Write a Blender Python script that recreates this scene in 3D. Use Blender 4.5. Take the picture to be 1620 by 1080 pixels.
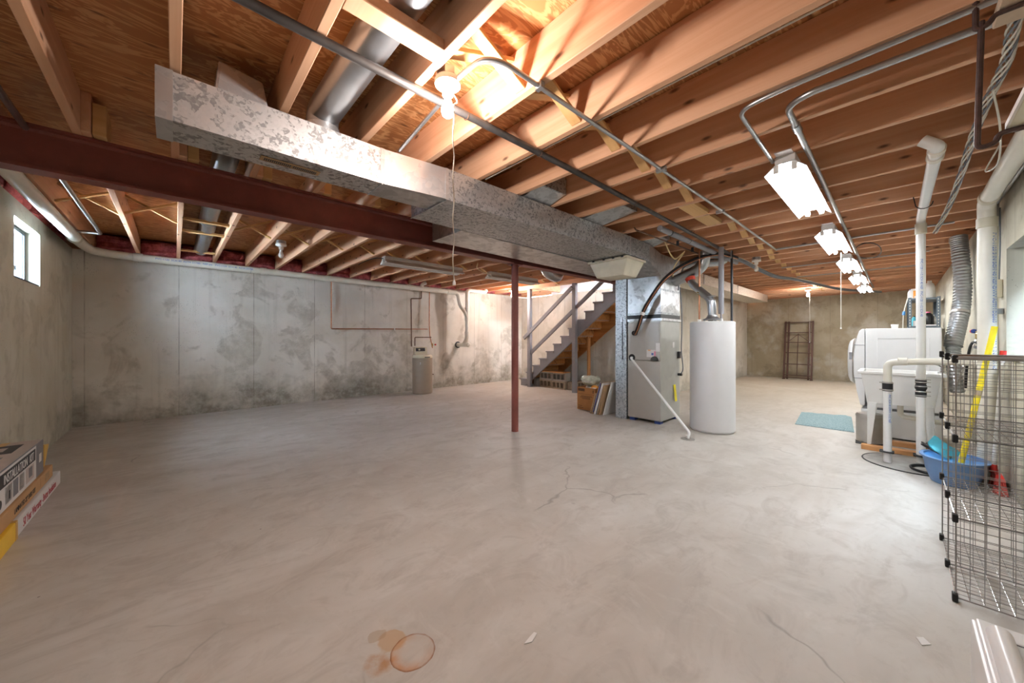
import bpy, bmesh, math, random
from math import pi, sin, cos, atan2, radians, sqrt
from mathutils import Vector, Matrix
random.seed(7)
sc = bpy.context.scene
for o in list(bpy.data.objects):
    bpy.data.objects.remove(o)
C = sc.collection

# ---------------------------------------------------------------- camera, sky, exposure
cam = bpy.data.cameras.new('camera')
cam.lens = 36.0 * 570.7 / 1620.0
cam.sensor_width = 36.0
cam.sensor_fit = 'HORIZONTAL'
cam.shift_y = -5.5 / 1620.0
cam.clip_start = 0.02
camo = bpy.data.objects.new('camera', cam)
C.objects.link(camo)
camo.location = (0, 0, 1.2)
camo.rotation_euler = (pi / 2, 0, radians(46.906 - 90))
sc.camera = camo

world = bpy.data.worlds.new('sky')
sc.world = world
world.use_nodes = True
wn = world.node_tree.nodes
bg = wn['Background']
bg.inputs['Color'].default_value = (0.78, 0.89, 1.0, 1)
bg.inputs['Strength'].default_value = 52.0

sc.view_settings.view_transform = 'Standard'
sc.view_settings.look = 'None'
sc.view_settings.gamma = 1.0
sc.view_settings.use_curve_mapping = False
sc.view_settings.exposure = 1.12
sc.cycles.max_bounces = 7
sc.cycles.diffuse_bounces = 5
sc.cycles.glossy_bounces = 3
sc.cycles.transparent_max_bounces = 6
sc.cycles.caustics_reflective = False
sc.cycles.caustics_refractive = False
sc.cycles.adaptive_threshold = 0.05
sc.cycles.sample_clamp_indirect = 6.0

TUBE_L = 38.0     # radiance of a lit fluorescent tube
BULB_W = 70.0     # lit incandescent bulbs
BULB_COL = (1.0, 0.90, 0.86)

# ---------------------------------------------------------------- material helpers
def s2l(c):
    return tuple((x / 12.92 if x <= 0.04045 else ((x + 0.055) / 1.055) ** 2.4) for x in c)
def rgb(r, g, b):
    return s2l((r / 255.0, g / 255.0, b / 255.0)) + (1,)
class NT:
    def __init__(s, name):
        s.m = bpy.data.materials.new(name)
        s.m.use_nodes = True
        s.t = s.m.node_tree
        s.b = s.t.nodes['Principled BSDF']
        s.out = s.t.nodes['Material Output']
    def n(s, typ, **kw):
        nd = s.t.nodes.new('ShaderNode' + typ)
        for k, v in kw.items():
            setattr(nd, k, v)
        return nd
    def set(s, sock, v):
        if isinstance(v, bpy.types.NodeSocket):
            s.t.links.new(v, sock)
        else:
            sock.default_value = v
    def coord(s, kind='Object'):
        return s.n('TexCoord').outputs[kind]
    def mapping(s, vec, scale=(1, 1, 1), loc=(0, 0, 0), rot=(0, 0, 0)):
        m = s.n('Mapping')
        s.set(m.inputs['Vector'], vec)
        s.set(m.inputs['Scale'], scale)
        s.set(m.inputs['Location'], loc)
        s.set(m.inputs['Rotation'], rot)
        return m.outputs[0]
    def noise(s, vec, scale, detail=4, rough=0.55, dist=0.0):
        m = s.n('TexNoise')
        s.set(m.inputs['Vector'], vec)
        s.set(m.inputs['Scale'], scale)
        s.set(m.inputs['Detail'], min(detail, 4))
        s.set(m.inputs['Roughness'], rough)
        s.set(m.inputs['Distortion'], dist)
        return m.outputs['Fac']
    def voro(s, vec, scale, feature='F1', out='Distance', rnd=1.0):
        m = s.n('TexVoronoi')
        m.feature = feature
        s.set(m.inputs['Vector'], vec)
        s.set(m.inputs['Scale'], scale)
        s.set(m.inputs['Randomness'], rnd)
        return m.outputs[out]
    def voro2(s, vec, scale):
        m = s.n('TexVoronoi')
        m.voronoi_dimensions = '2D'
        s.set(m.inputs['Vector'], vec)
        s.set(m.inputs['Scale'], scale)
        return m.outputs['Distance']
    def ramp(s, fac, stops, interp='LINEAR'):
        m = s.n('ValToRGB')
        m.color_ramp.interpolation = interp
        e = m.color_ramp.elements
        while len(e) < len(stops):
            e.new(0.5)
        for i, (p, c) in enumerate(stops):
            e[i].position = p
            if not isinstance(c, (tuple, list)):
                c = (c, c, c, 1)
            e[i].color = c
        s.set(m.inputs['Fac'], fac)
        return m.outputs['Color']
    def mix(s, fac, a, b, mode='MIX'):
        m = s.n('Mix')
        m.data_type = 'RGBA'
        m.blend_type = mode
        s.set(m.inputs[0], fac)
        s.set(m.inputs[6], a)
        s.set(m.inputs[7], b)
        return m.outputs[2]
    def math(s, op, a, b=None, c=None, clamp=False):
        m = s.n('Math')
        m.operation = op
        m.use_clamp = clamp
        s.set(m.inputs[0], a)
        if b is not None:
            s.set(m.inputs[1], b)
        if c is not None:
            s.set(m.inputs[2], c)
        return m.outputs[0]
    def xyz(s, vec):
        m = s.n('SeparateXYZ')
        s.set(m.inputs[0], vec)
        return m.outputs
    def bump(s, h, strength=0.3, dist=0.01):
        m = s.n('Bump')
        s.set(m.inputs['Height'], h)
        m.inputs['Strength'].default_value = strength
        m.inputs['Distance'].default_value = dist
        s.t.links.new(m.outputs[0], s.b.inputs['Normal'])
    def done(s, col=None, rough=None, metal=None):
        if col is not None:
            s.set(s.b.inputs['Base Color'], col)
        if rough is not None:
            s.set(s.b.inputs['Roughness'], rough)
        if metal is not None:
            s.set(s.b.inputs['Metallic'], metal)
        return s.m

M = {}
def plain(name, c, rough=0.5, metal=0.0, var=0.12, scale=9.0):
    t = NT(name)
    v = t.noise(t.coord(), scale, 5)
    dark = tuple(x * (1 - var) for x in c[:3]) + (1,)
    lite = tuple(min(1, x * (1 + var)) for x in c[:3]) + (1,)
    M[name] = t.done(t.ramp(v, [(0.3, dark), (0.7, lite)]), rough, metal)
    return M[name]
def emis(name, c, strength):
    t = NT(name)
    t.set(t.b.inputs['Base Color'], c)
    t.set(t.b.inputs['Emission Color'], c)
    t.set(t.b.inputs['Emission Strength'], strength)
    M[name] = t.m
    return t.m
def rand_vec(t, vec, amt=13.0):
    oi = t.n('ObjectInfo').outputs['Random']
    cb = t.n('CombineXYZ')
    r = t.math('MULTIPLY', oi, amt)
    t.set(cb.inputs[0], r); t.set(cb.inputs[1], r); t.set(cb.inputs[2], r)
    va = t.n('VectorMath'); va.operation = 'ADD'
    t.set(va.inputs[0], vec); t.set(va.inputs[1], cb.outputs[0])
    return va.outputs[0]
def wood(name, ca, cb_, cknot, axis='Y', rough=0.62, knots=True, tone=0.25):
    t = NT(name)
    v = rand_vec(t, t.coord())
    long_, across = 0.55, 16.0
    scl = {'X': (long_, across, across), 'Y': (across, long_, across), 'Z': (across, across, long_)}[axis]
    g = t.noise(t.mapping(v, scl), 1.0, 6, 0.6, 0.4)
    col = t.ramp(g, [(0.32, ca), (0.68, cb_)])
    if knots:
        q = t.xyz(v)
        li, (p1, p2) = {'X': (0, (1, 2)), 'Y': (1, (0, 2)), 'Z': (2, (0, 1))}[axis]
        cb2 = t.n('CombineXYZ')
        t.set(cb2.inputs[0], q[li])
        t.set(cb2.inputs[1], t.math('MULTIPLY', t.math('ADD', q[p1], q[p2]), 2.6))
        d = t.voro2(cb2.outputs[0], 1.9)
        k = t.ramp(d, [(0.025, 1.0), (0.075, 0.0)])
        col = t.mix(t.math('MULTIPLY', k, 0.85), col, cknot)
    oi = t.n('ObjectInfo').outputs['Random']
    f = t.math('MULTIPLY_ADD', oi, tone, 1.0 - tone / 2)
    hs = t.n('HueSaturation')
    t.set(hs.inputs['Value'], f)
    t.set(hs.inputs['Color'], col)
    M[name] = t.done(hs.outputs[0], rough)
    return M[name]
wood('joist_wood', rgb(206, 154, 118), rgb(223, 180, 146), rgb(92, 58, 40), 'Y')
wood('brace_wood', rgb(205, 160, 102), rgb(226, 184, 128), rgb(120, 78, 44), 'X', knots=False)
wood('stair_wood', rgb(168, 112, 58), rgb(196, 140, 80), rgb(96, 58, 34), 'Y')
wood('stud_wood', rgb(180, 122, 66), rgb(205, 150, 92), rgb(96, 58, 34), 'Z')
wood('block_wood', rgb(186, 130, 80), rgb(206, 155, 104), rgb(96, 58, 34), 'Y', knots=False)
wood('grey_plank', rgb(150, 140, 128), rgb(176, 166, 152), rgb(90, 76, 62), 'X')

def plywood():
    t = NT('plywood')
    v = rand_vec(t, t.coord(), 20)
    w = t.mapping(v, (1.1, 5.0, 1))
    n1 = t.noise(w, 1.6, 5, 0.55, 1.6)
    # rotary-cut grain: bands of a distorted noise
    band = t.math('SINE', t.math('MULTIPLY', n1, 46.0))
    g = t.ramp(band, [(0.0, rgb(180, 124, 76)), (0.35, rgb(204, 152, 100)), (1.0, rgb(218, 170, 120))])
    d = t.voro2(t.mapping(v, (1.2, 3.4, 1)), 2.2)
    k = t.ramp(d, [(0.035, 1.0), (0.10, 0.0)])
    col = t.mix(t.math('MULTIPLY', k, 0.75), g, rgb(92, 54, 28))
    big = t.noise(v, 0.8, 3)
    col = t.mix(t.ramp(big, [(0.4, 0.0), (0.7, 0.5)]), col, rgb(202, 138, 84))
    M['plywood'] = t.done(col, 0.6)
plywood()

def concrete_wall(name, base, alt, damp, axis, off, spacing=0.944, flip=1.0, damp_h=0.65, damp_amt=0.8):
    t = NT(name)
    v = t.coord()
    X = t.xyz(v)
    n1 = t.noise(v, 1.1, 6, 0.62)
    n2 = t.noise(t.mapping(v, (1.2, 1.2, 1.15)), 1.7, 5, 0.6, 0.6)
    fine = t.noise(v, 26, 6, 0.7)
    col = t.mix(t.ramp(n1, [(0.38, 0.0), (0.62, 1.0)]), base, alt)
    # blotchy darker patches left by the forms
    patch = t.ramp(n2, [(0.53, 0.0), (0.585, 1.0)])
    brk = t.ramp(t.noise(v, 7, 5, 0.7), [(0.35, 0.25), (0.6, 1.0)])
    col = t.mix(t.math('MULTIPLY', t.math('MULTIPLY', patch, brk), 0.5), col, damp)
    # pale laitance
    pl = t.ramp(t.noise(t.mapping(v, (1, 1, 0.8), (5, 3, 1)), 1.3, 6, 0.65), [(0.52, 0.0), (0.66, 1.0)])
    col = t.mix(t.math('MULTIPLY', pl, 0.4), col, rgb(206, 203, 196))
    # damp staining that has crept up from the slab
    hz = t.math('ADD', X[2], t.math('MULTIPLY', t.math('SUBTRACT', t.noise(v, 1.9, 5, 0.65), 0.5), -1.9))
    dm = t.ramp(t.math('DIVIDE', hz, damp_h), [(0.0, 1.0), (0.95, 0.0)])
    dm = t.math('MULTIPLY', dm, t.ramp(t.noise(v, 9, 6, 0.7), [(0.3, 0.45), (0.6, 1.0)]))
    col = t.mix(t.math('MULTIPLY', dm, damp_amt), col, rgb(104, 98, 78))
    # thin vertical streaks
    st = t.noise(t.mapping(v, (9, 9, 0.35)), 1.0, 4, 0.6)
    col = t.mix(t.ramp(st, [(0.56, 0.0), (0.74, 0.28)]), col, rgb(146, 140, 124))
    # pores
    pr = t.voro(v, 46)
    pm = t.math('MULTIPLY', t.ramp(pr, [(0.10, 1.0), (0.17, 0.0)]), t.ramp(t.noise(v, 3.1, 3), [(0.5, 0.0), (0.6, 0.8)]))
    col = t.mix(pm, col, rgb(74, 70, 60))
    # joints between the form panels
    a = X[0] if axis == 'X' else X[1]
    fr = t.math('FRACT', t.math('DIVIDE', t.math('SUBTRACT', a, off - spacing / 2), spacing))
    ln = t.math('ABSOLUTE', t.math('SUBTRACT', fr, 0.5))
    lm = t.ramp(ln, [(0.0035, 1.0), (0.008, 0.0)])
    lm = t.math('MULTIPLY', lm, t.ramp(t.noise(t.mapping(v, (1, 1, 1)), 3.0, 3), [(0.35, 0.1), (0.6, 0.6)]))
    col = t.mix(lm, col, rgb(120, 112, 98))
    t.bump(fine, 0.15, 0.008)
    M[name] = t.done(col, 0.88)
concrete_wall('concrete_back', rgb(228, 224, 215), rgb(210, 204, 192), rgb(150, 142, 126), 'X', 0.05, damp_amt=0.75)
concrete_wall('concrete_left', rgb(208, 206, 192), rgb(194, 190, 172), rgb(164, 160, 142), 'Y', 7.2, 0.6, damp_h=0.35, damp_amt=0.5)
concrete_wall('concrete_far', rgb(172, 160, 138), rgb(150, 138, 114), rgb(120, 108, 86), 'Y', 1.3, damp_h=0.3, damp_amt=0.5)
concrete_wall('concrete_stair', rgb(212, 206, 194), rgb(197, 189, 174), rgb(168, 158, 140), 'Y', 5.0, damp_h=0.3, damp_amt=0.4)
concrete_wall('concrete_right', rgb(198, 194, 178), rgb(180, 174, 154), rgb(150, 142, 122), 'X', 5.2, 0.6, damp_h=0.4, damp_amt=0.5)

def concrete_floor():
    t = NT('concrete_floor')
    v = t.coord()
    X = t.xyz(v)
    n1 = t.noise(v, 0.55, 6, 0.6, 0.8)
    n2 = t.noise(t.mapping(v, (0.8, 2.2, 1), rot=(0, 0, 0.5)), 1.0, 7, 0.62, 1.4)
    n3 = t.noise(v, 14, 8, 0.7)
    col = t.ramp(n1, [(0.36, rgb(184, 178, 170)), (0.5, rgb(194, 189, 182)), (0.66, rgb(203, 200, 195))])
    col = t.mix(t.ramp(n2, [(0.44, 0.0), (0.72, 0.6)]), col, rgb(170, 162, 152))
    col = t.mix(t.ramp(t.noise(t.mapping(v, (1.6, 0.7, 1), (3, 8, 0), (0, 0, -0.6)), 1.1, 7, 0.65, 1.8), [(0.56, 0.0), (0.72, 0.3)]), col, rgb(206, 203, 197))
    col = t.mix(t.ramp(n3, [(0.55, 0.0), (0.75, 0.22)]), col, rgb(148, 138, 124))
    col = t.mix(t.ramp(t.noise(t.mapping(v, (1.0, 1.7, 1), rot=(0, 0, 0.9)), 2.6, 8, 0.7, 1.2), [(0.5, 0.0), (0.66, 0.6)]), col, rgb(168, 161, 153))
    col = t.mix(t.ramp(t.noise(t.mapping(v, (1.5, 0.8, 1), (7, 1, 0), (0, 0, 0.3)), 3.7, 7, 0.7, 1.0), [(0.55, 0.0), (0.72, 0.35)]), col, rgb(210, 207, 201))
    # far part of the slab is yellower
    yl = t.ramp(t.math('DIVIDE', X[0], 12.0), [(0.38, 0.0), (0.8, 1.0)])
    col = t.mix(t.math('MULTIPLY', yl, 0.5), col, rgb(186, 170, 138))
    # hairline cracks
    wv = t.n('VectorMath'); wv.operation = 'ADD'
    nz = t.n('TexNoise'); t.set(nz.inputs['Vector'], v); nz.inputs['Scale'].default_value = 2.2; nz.inputs['Detail'].default_value = 3
    sc_ = t.n('VectorMath'); sc_.operation = 'SCALE'; t.set(sc_.inputs[0], nz.outputs['Color']); sc_.inputs['Scale'].default_value = 0.55
    t.set(wv.inputs[0], v); t.set(wv.inputs[1], sc_.outputs[0])
    ed = t.voro(wv.outputs[0], 0.33, 'DISTANCE_TO_EDGE')
    ck = t.ramp(ed, [(0.0003, 1.0), (0.0012, 0.0)])
    ck = t.math('MULTIPLY', ck, t.ramp(t.noise(v, 0.9, 3), [(0.53, 0.0), (0.60, 0.45)]))
    col = t.mix(ck, col, rgb(92, 82, 72))
    # small dark specks
    sp = t.ramp(t.voro(v, 3.4), [(0.012, 1.0), (0.022, 0.0)])
    col = t.mix(t.math('MULTIPLY', sp, 0.7), col, rgb(82, 74, 66))
    # rust ring left by a wet can, and its run-off
    def disc(cx, cy, ax, ay, warp, ns=14):
        dx = t.math('DIVIDE', t.math('SUBTRACT', X[0], cx), ax)
        dy = t.math('DIVIDE', t.math('SUBTRACT', X[1], cy), ay)
        r = t.math('SQRT', t.math('ADD', t.math('MULTIPLY', dx, dx), t.math('MULTIPLY', dy, dy)))
        return t.math('ADD', r, t.math('MULTIPLY', t.math('SUBTRACT', t.noise(v, ns, 4), 0.5), warp))
    brk = t.ramp(t.noise(v, 16, 4), [(0.32, 0.1), (0.62, 1.0)])
    r2 = disc(0.630, 1.372, 0.055, 0.06, 0.9)
    col = t.mix(t.ramp(r2, [(0.85, 0.6), (1.08, 0.0)]), col, rgb(178, 138, 88))
    r2 = disc(0.595, 1.435, 0.04, 0.03, 1.2)
    col = t.mix(t.ramp(r2, [(0.9, 0.5), (1.05, 0.0)]), col, rgb(160, 136, 108))
    r3 = disc(0.548, 1.300, 0.05, 0.06, 1.6)
    col = t.mix(t.math('MULTIPLY', t.ramp(r3, [(0.5, 0.85), (1.2, 0.0)]), brk), col, rgb(172, 122, 72))
    r = disc(0.667, 1.268, 0.084, 0.084, 0.16)
    side = t.ramp(t.math('MULTIPLY_ADD', t.math('SUBTRACT', X[0], 0.667), -5.0, 0.5), [(0.1, 0.25), (0.9, 1.0)])
    inner = t.ramp(r, [(0.45, 0.1), (0.8, 0.7), (1.0, 0.9), (1.03, 0.0)])
    col = t.mix(t.math('MULTIPLY', t.math('MULTIPLY', inner, brk), side), col, rgb(190, 128, 70))
    ring = t.ramp(r, [(0.90, 0.0), (0.97, 0.9), (1.0, 1.0), (1.025, 0.0)])
    col = t.mix(t.math('MULTIPLY', ring, t.math('MULTIPLY_ADD', brk, 0.6, 0.3)), col, rgb(128, 78, 44))
    rg = t.ramp(n1, [(0.3, 0.62), (0.7, 0.48)])
    M['concrete_floor'] = t.done(col, rg)
concrete_floor()

def galvanised(name, dark, lite, scale=26.0, rough=0.42, contrast=1.0):
    t = NT(name)
    v = t.coord()
    d = t.n('TexNoise'); t.set(d.inputs['Vector'], v); d.inputs['Scale'].default_value = 14; d.inputs['Detail'].default_value = 3
    wv = t.n('VectorMath'); wv.operation = 'MULTIPLY_ADD'
    t.set(wv.inputs[0], d.outputs['Color']); wv.inputs[1].default_value = (0.05, 0.05, 0.05); t.set(wv.inputs[2], v)
    c = t.voro(wv.outputs[0], scale, 'F1', 'Color')
    f = t.xyz(c)[0]
    c2 = t.voro(wv.outputs[0], scale * 2.3, 'F1', 'Color')
    f = t.math('MULTIPLY_ADD', t.xyz(c2)[1], 0.4, t.math('MULTIPLY', f, 0.6))
    col = t.ramp(f, [(0.25, dark), (0.45, lite), (0.8, tuple(min(1, x * 1.08) for x in lite[:3]) + (1,))])
    rg = t.ramp(f, [(0.2, rough + 0.12), (0.8, rough)])
    M[name] = t.done(col, rg, 0.85)
galvanised('galv_spangle', rgb(150, 149, 148), rgb(204, 203, 202), 38.0, 0.45)
galvanised('galv_fine', rgb(138, 141, 144), rgb(186, 189, 191), 55.0, 0.42)
galvanised('galv_plain', rgb(186, 187, 188), rgb(206, 207, 208), 12.0, 0.34)
galvanised('galv_warm', rgb(190, 180, 168), rgb(216, 208, 196), 70.0, 0.5)

plain('galv_pipe', rgb(176, 180, 184), 0.3, 0.9, 0.06)
plain('emt', rgb(176, 178, 180), 0.32, 0.9, 0.08)
plain('iron_pipe', rgb(74, 70, 68), 0.45, 0.55, 0.3, 14)
plain('iron_black', rgb(52, 54, 58), 0.5, 0.3, 0.2)
plain('rust_rod', rgb(84, 66, 62), 0.6, 0.4, 0.25, 30)
def oxide(name, c):
    t = NT(name)
    v = t.coord()
    n = t.noise(v, 5, 6, 0.65)
    col = t.ramp(n, [(0.3, tuple(x * 0.82 for x in c[:3]) + (1,)), (0.7, tuple(x * 1.15 for x in c[:3]) + (1,))])
    sp = t.ramp(t.voro(v, 30), [(0.03, 1.0), (0.06, 0.0)])
    col = t.mix(t.math('MULTIPLY', sp, 0.35), col, rgb(176, 150, 138))
    t.bump(n, 0.1, 0.003)
    M[name] = t.done(col, 0.5)
oxide('red_oxide', rgb(124, 64, 54))
plain('pvc', rgb(226, 222, 210), 0.38, 0, 0.03)
plain('pvc_white', rgb(236, 236, 234), 0.35, 0, 0.02)
plain('pvc_cream', rgb(206, 200, 180), 0.45, 0, 0.08)
plain('rubber', rgb(34, 34, 36), 0.6, 0, 0.1)
plain('black_plastic', rgb(22, 22, 24), 0.4, 0, 0.1)
plain('copper', rgb(178, 124, 94), 0.38, 0.8, 0.22, 16)
plain('copper_dark', rgb(108, 82, 66), 0.45, 0.7, 0.25, 16)
plain('brass', rgb(170, 148, 96), 0.4, 0.8, 0.2)
plain('white_enamel', rgb(232, 233, 234), 0.28, 0, 0.015)
plain('white_plastic', rgb(238, 238, 236), 0.4, 0, 0.02)
plain('heater_grey', rgb(214, 214, 215), 0.35, 0, 0.015)
plain('furnace_grey', rgb(176, 172, 165), 0.38, 0.1, 0.03)
plain('furnace_side', rgb(184, 184, 178), 0.4, 0.25, 0.05)
plain('softener_brown', rgb(160, 144, 126), 0.45, 0, 0.03)
plain('softener_cream', rgb(222, 214, 190), 0.4, 0, 0.03)
plain('stair_grey', rgb(134, 130, 132), 0.5, 0, 0.05)
plain('kraft', rgb(188, 148, 104), 0.8, 0, 0.06)
plain('kraft_dark', rgb(172, 116, 62), 0.8, 0, 0.06)
plain('fibreboard', rgb(166, 136, 100), 0.8, 0, 0.12, 30)
plain('ink', rgb(40, 40, 44), 0.7, 0, 0.1)
plain('ink_red', rgb(170, 60, 70), 0.7, 0, 0.1)
plain('ink_brown', rgb(90, 60, 36), 0.8, 0, 0.1)
plain('ink_blue', rgb(60, 110, 190), 0.6, 0, 0.1)
plain('box_white', rgb(224, 222, 220), 0.6, 0, 0.03)
plain('box_grey', rgb(128, 128, 132), 0.6, 0, 0.05)
plain('box_dark', rgb(66, 64, 66), 0.6, 0, 0.05)
plain('box_pale', rgb(196, 184, 178), 0.6, 0, 0.05)
plain('yellow_wrap', rgb(240, 196, 50), 0.4, 0, 0.05)
plain('yellow_pole', rgb(236, 214, 40), 0.4, 0, 0.05)
plain('yellow_tag', rgb(248, 230, 40), 0.5, 0, 0.03)
plain('tape', rgb(206, 164, 84), 0.35, 0, 0.05)
plain('blue_plastic', rgb(104, 140, 186), 0.35, 0, 0.05)
plain('blue_inside', rgb(60, 130, 196), 0.4, 0, 0.05)
plain('cyan_cloth', rgb(96, 200, 220), 0.7, 0, 0.08)
plain('red_plastic', rgb(206, 52, 46), 0.45, 0, 0.1)
plain('red_bristle', rgb(196, 74, 66), 0.7, 0, 0.2, 60)
plain('blue_trim', rgb(44, 70, 140), 0.5, 0, 0.1)
plain('chrome', rgb(208, 208, 210), 0.16, 1.0, 0.03)
plain('wire_grey', rgb(150, 148, 146), 0.4, 0.35, 0.08)
plain('stainless', rgb(186, 182, 176), 0.36, 0.75, 0.08)
plain('brown_metal', rgb(84, 58, 48), 0.45, 0.3, 0.1)
plain('shelf_grey', rgb(104, 116, 126), 0.45, 0.3, 0.06)
plain('insulation_grey', rgb(150, 150, 156), 0.8, 0, 0.06)
plain('cable_grey', rgb(112, 118, 126), 0.6, 0, 0.12, 30)
plain('wire_white', rgb(214, 212, 202), 0.5, 0, 0.05)
plain('wire_yellow', rgb(226, 206, 156), 0.5, 0, 0.05)
plain('block_grey', rgb(150, 143, 134), 0.92, 0, 0.12, 40)
plain('block_tan', rgb(152, 134, 114), 0.92, 0, 0.12, 40)
plain('porcelain', rgb(240, 236, 230), 0.25, 0, 0.02)
plain('paint_red', rgb(206, 70, 50), 0.5, 0, 0.2, 30)
plain('drywall', rgb(236, 238, 244), 0.9, 0, 0.02)
plain('sill_white', rgb(228, 228, 230), 0.6, 0, 0.04)
plain('steel_lid', rgb(150, 146, 140), 0.6, 0.2, 0.25, 8)
plain('humidifier_cream', rgb(212, 206, 186), 0.55, 0, 0.12, 5)
plain('dust_plank', rgb(206, 186, 164), 0.85, 0, 0.1)
plain('plaster_edge', rgb(232, 226, 222), 0.85, 0, 0.04)
plain('frame_dark', rgb(78, 84, 90), 0.5, 0.4, 0.1)
plain('sash_blue', rgb(188, 204, 220), 0.5, 0.1, 0.04)
plain('pink_cap', rgb(226, 110, 150), 0.5, 0, 0.04)
plain('orange_box', rgb(236, 160, 70), 0.6, 0, 0.05)
plain('steel_tag', rgb(214, 206, 206), 0.5, 0.2, 0.03)
def mat_cloth(name, ca, cb_, sc_=14, rough=0.9):
    t = NT(name)
    n = t.noise(t.coord(), sc_, 8, 0.75)
    t.bump(n, 0.8, 0.02)
    M[name] = t.done(t.ramp(n, [(0.35, ca), (0.65, cb_)]), rough)
mat_cloth('pink_wool', rgb(118, 46, 50), rgb(196, 104, 108), 9)
mat_cloth('blue_mat', rgb(126, 154, 160), rgb(172, 196, 198), 60)
mat_cloth('bag_green', rgb(176, 182, 160), rgb(222, 226, 210), 11, 0.5)
def glass():
    t = NT('window_glass')
    tr = t.n('BsdfTransparent')
    tr.inputs[0].default_value = (0.93, 0.97, 1.0, 1)
    gl = t.n('BsdfGlossy'); gl.inputs['Roughness'].default_value = 0.03
    mx = t.n('MixShader'); mx.inputs[0].default_value = 0.06
    t.t.links.new(tr.outputs[0], mx.inputs[1]); t.t.links.new(gl.outputs[0], mx.inputs[2])
    t.t.links.new(mx.outputs[0], t.out.inputs['Surface'])
    M['window_glass'] = t.m
glass()
emis('tube_glow', (0.95, 0.98, 1.0, 1), TUBE_L)
emis('bulb_glow', (1.0, 0.86, 0.74, 1), 60.0)
plain('bulb_glass', rgb(230, 228, 222), 0.15, 0, 0.02)
plain('tube_off', rgb(238, 238, 236), 0.3, 0, 0.02)

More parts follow.
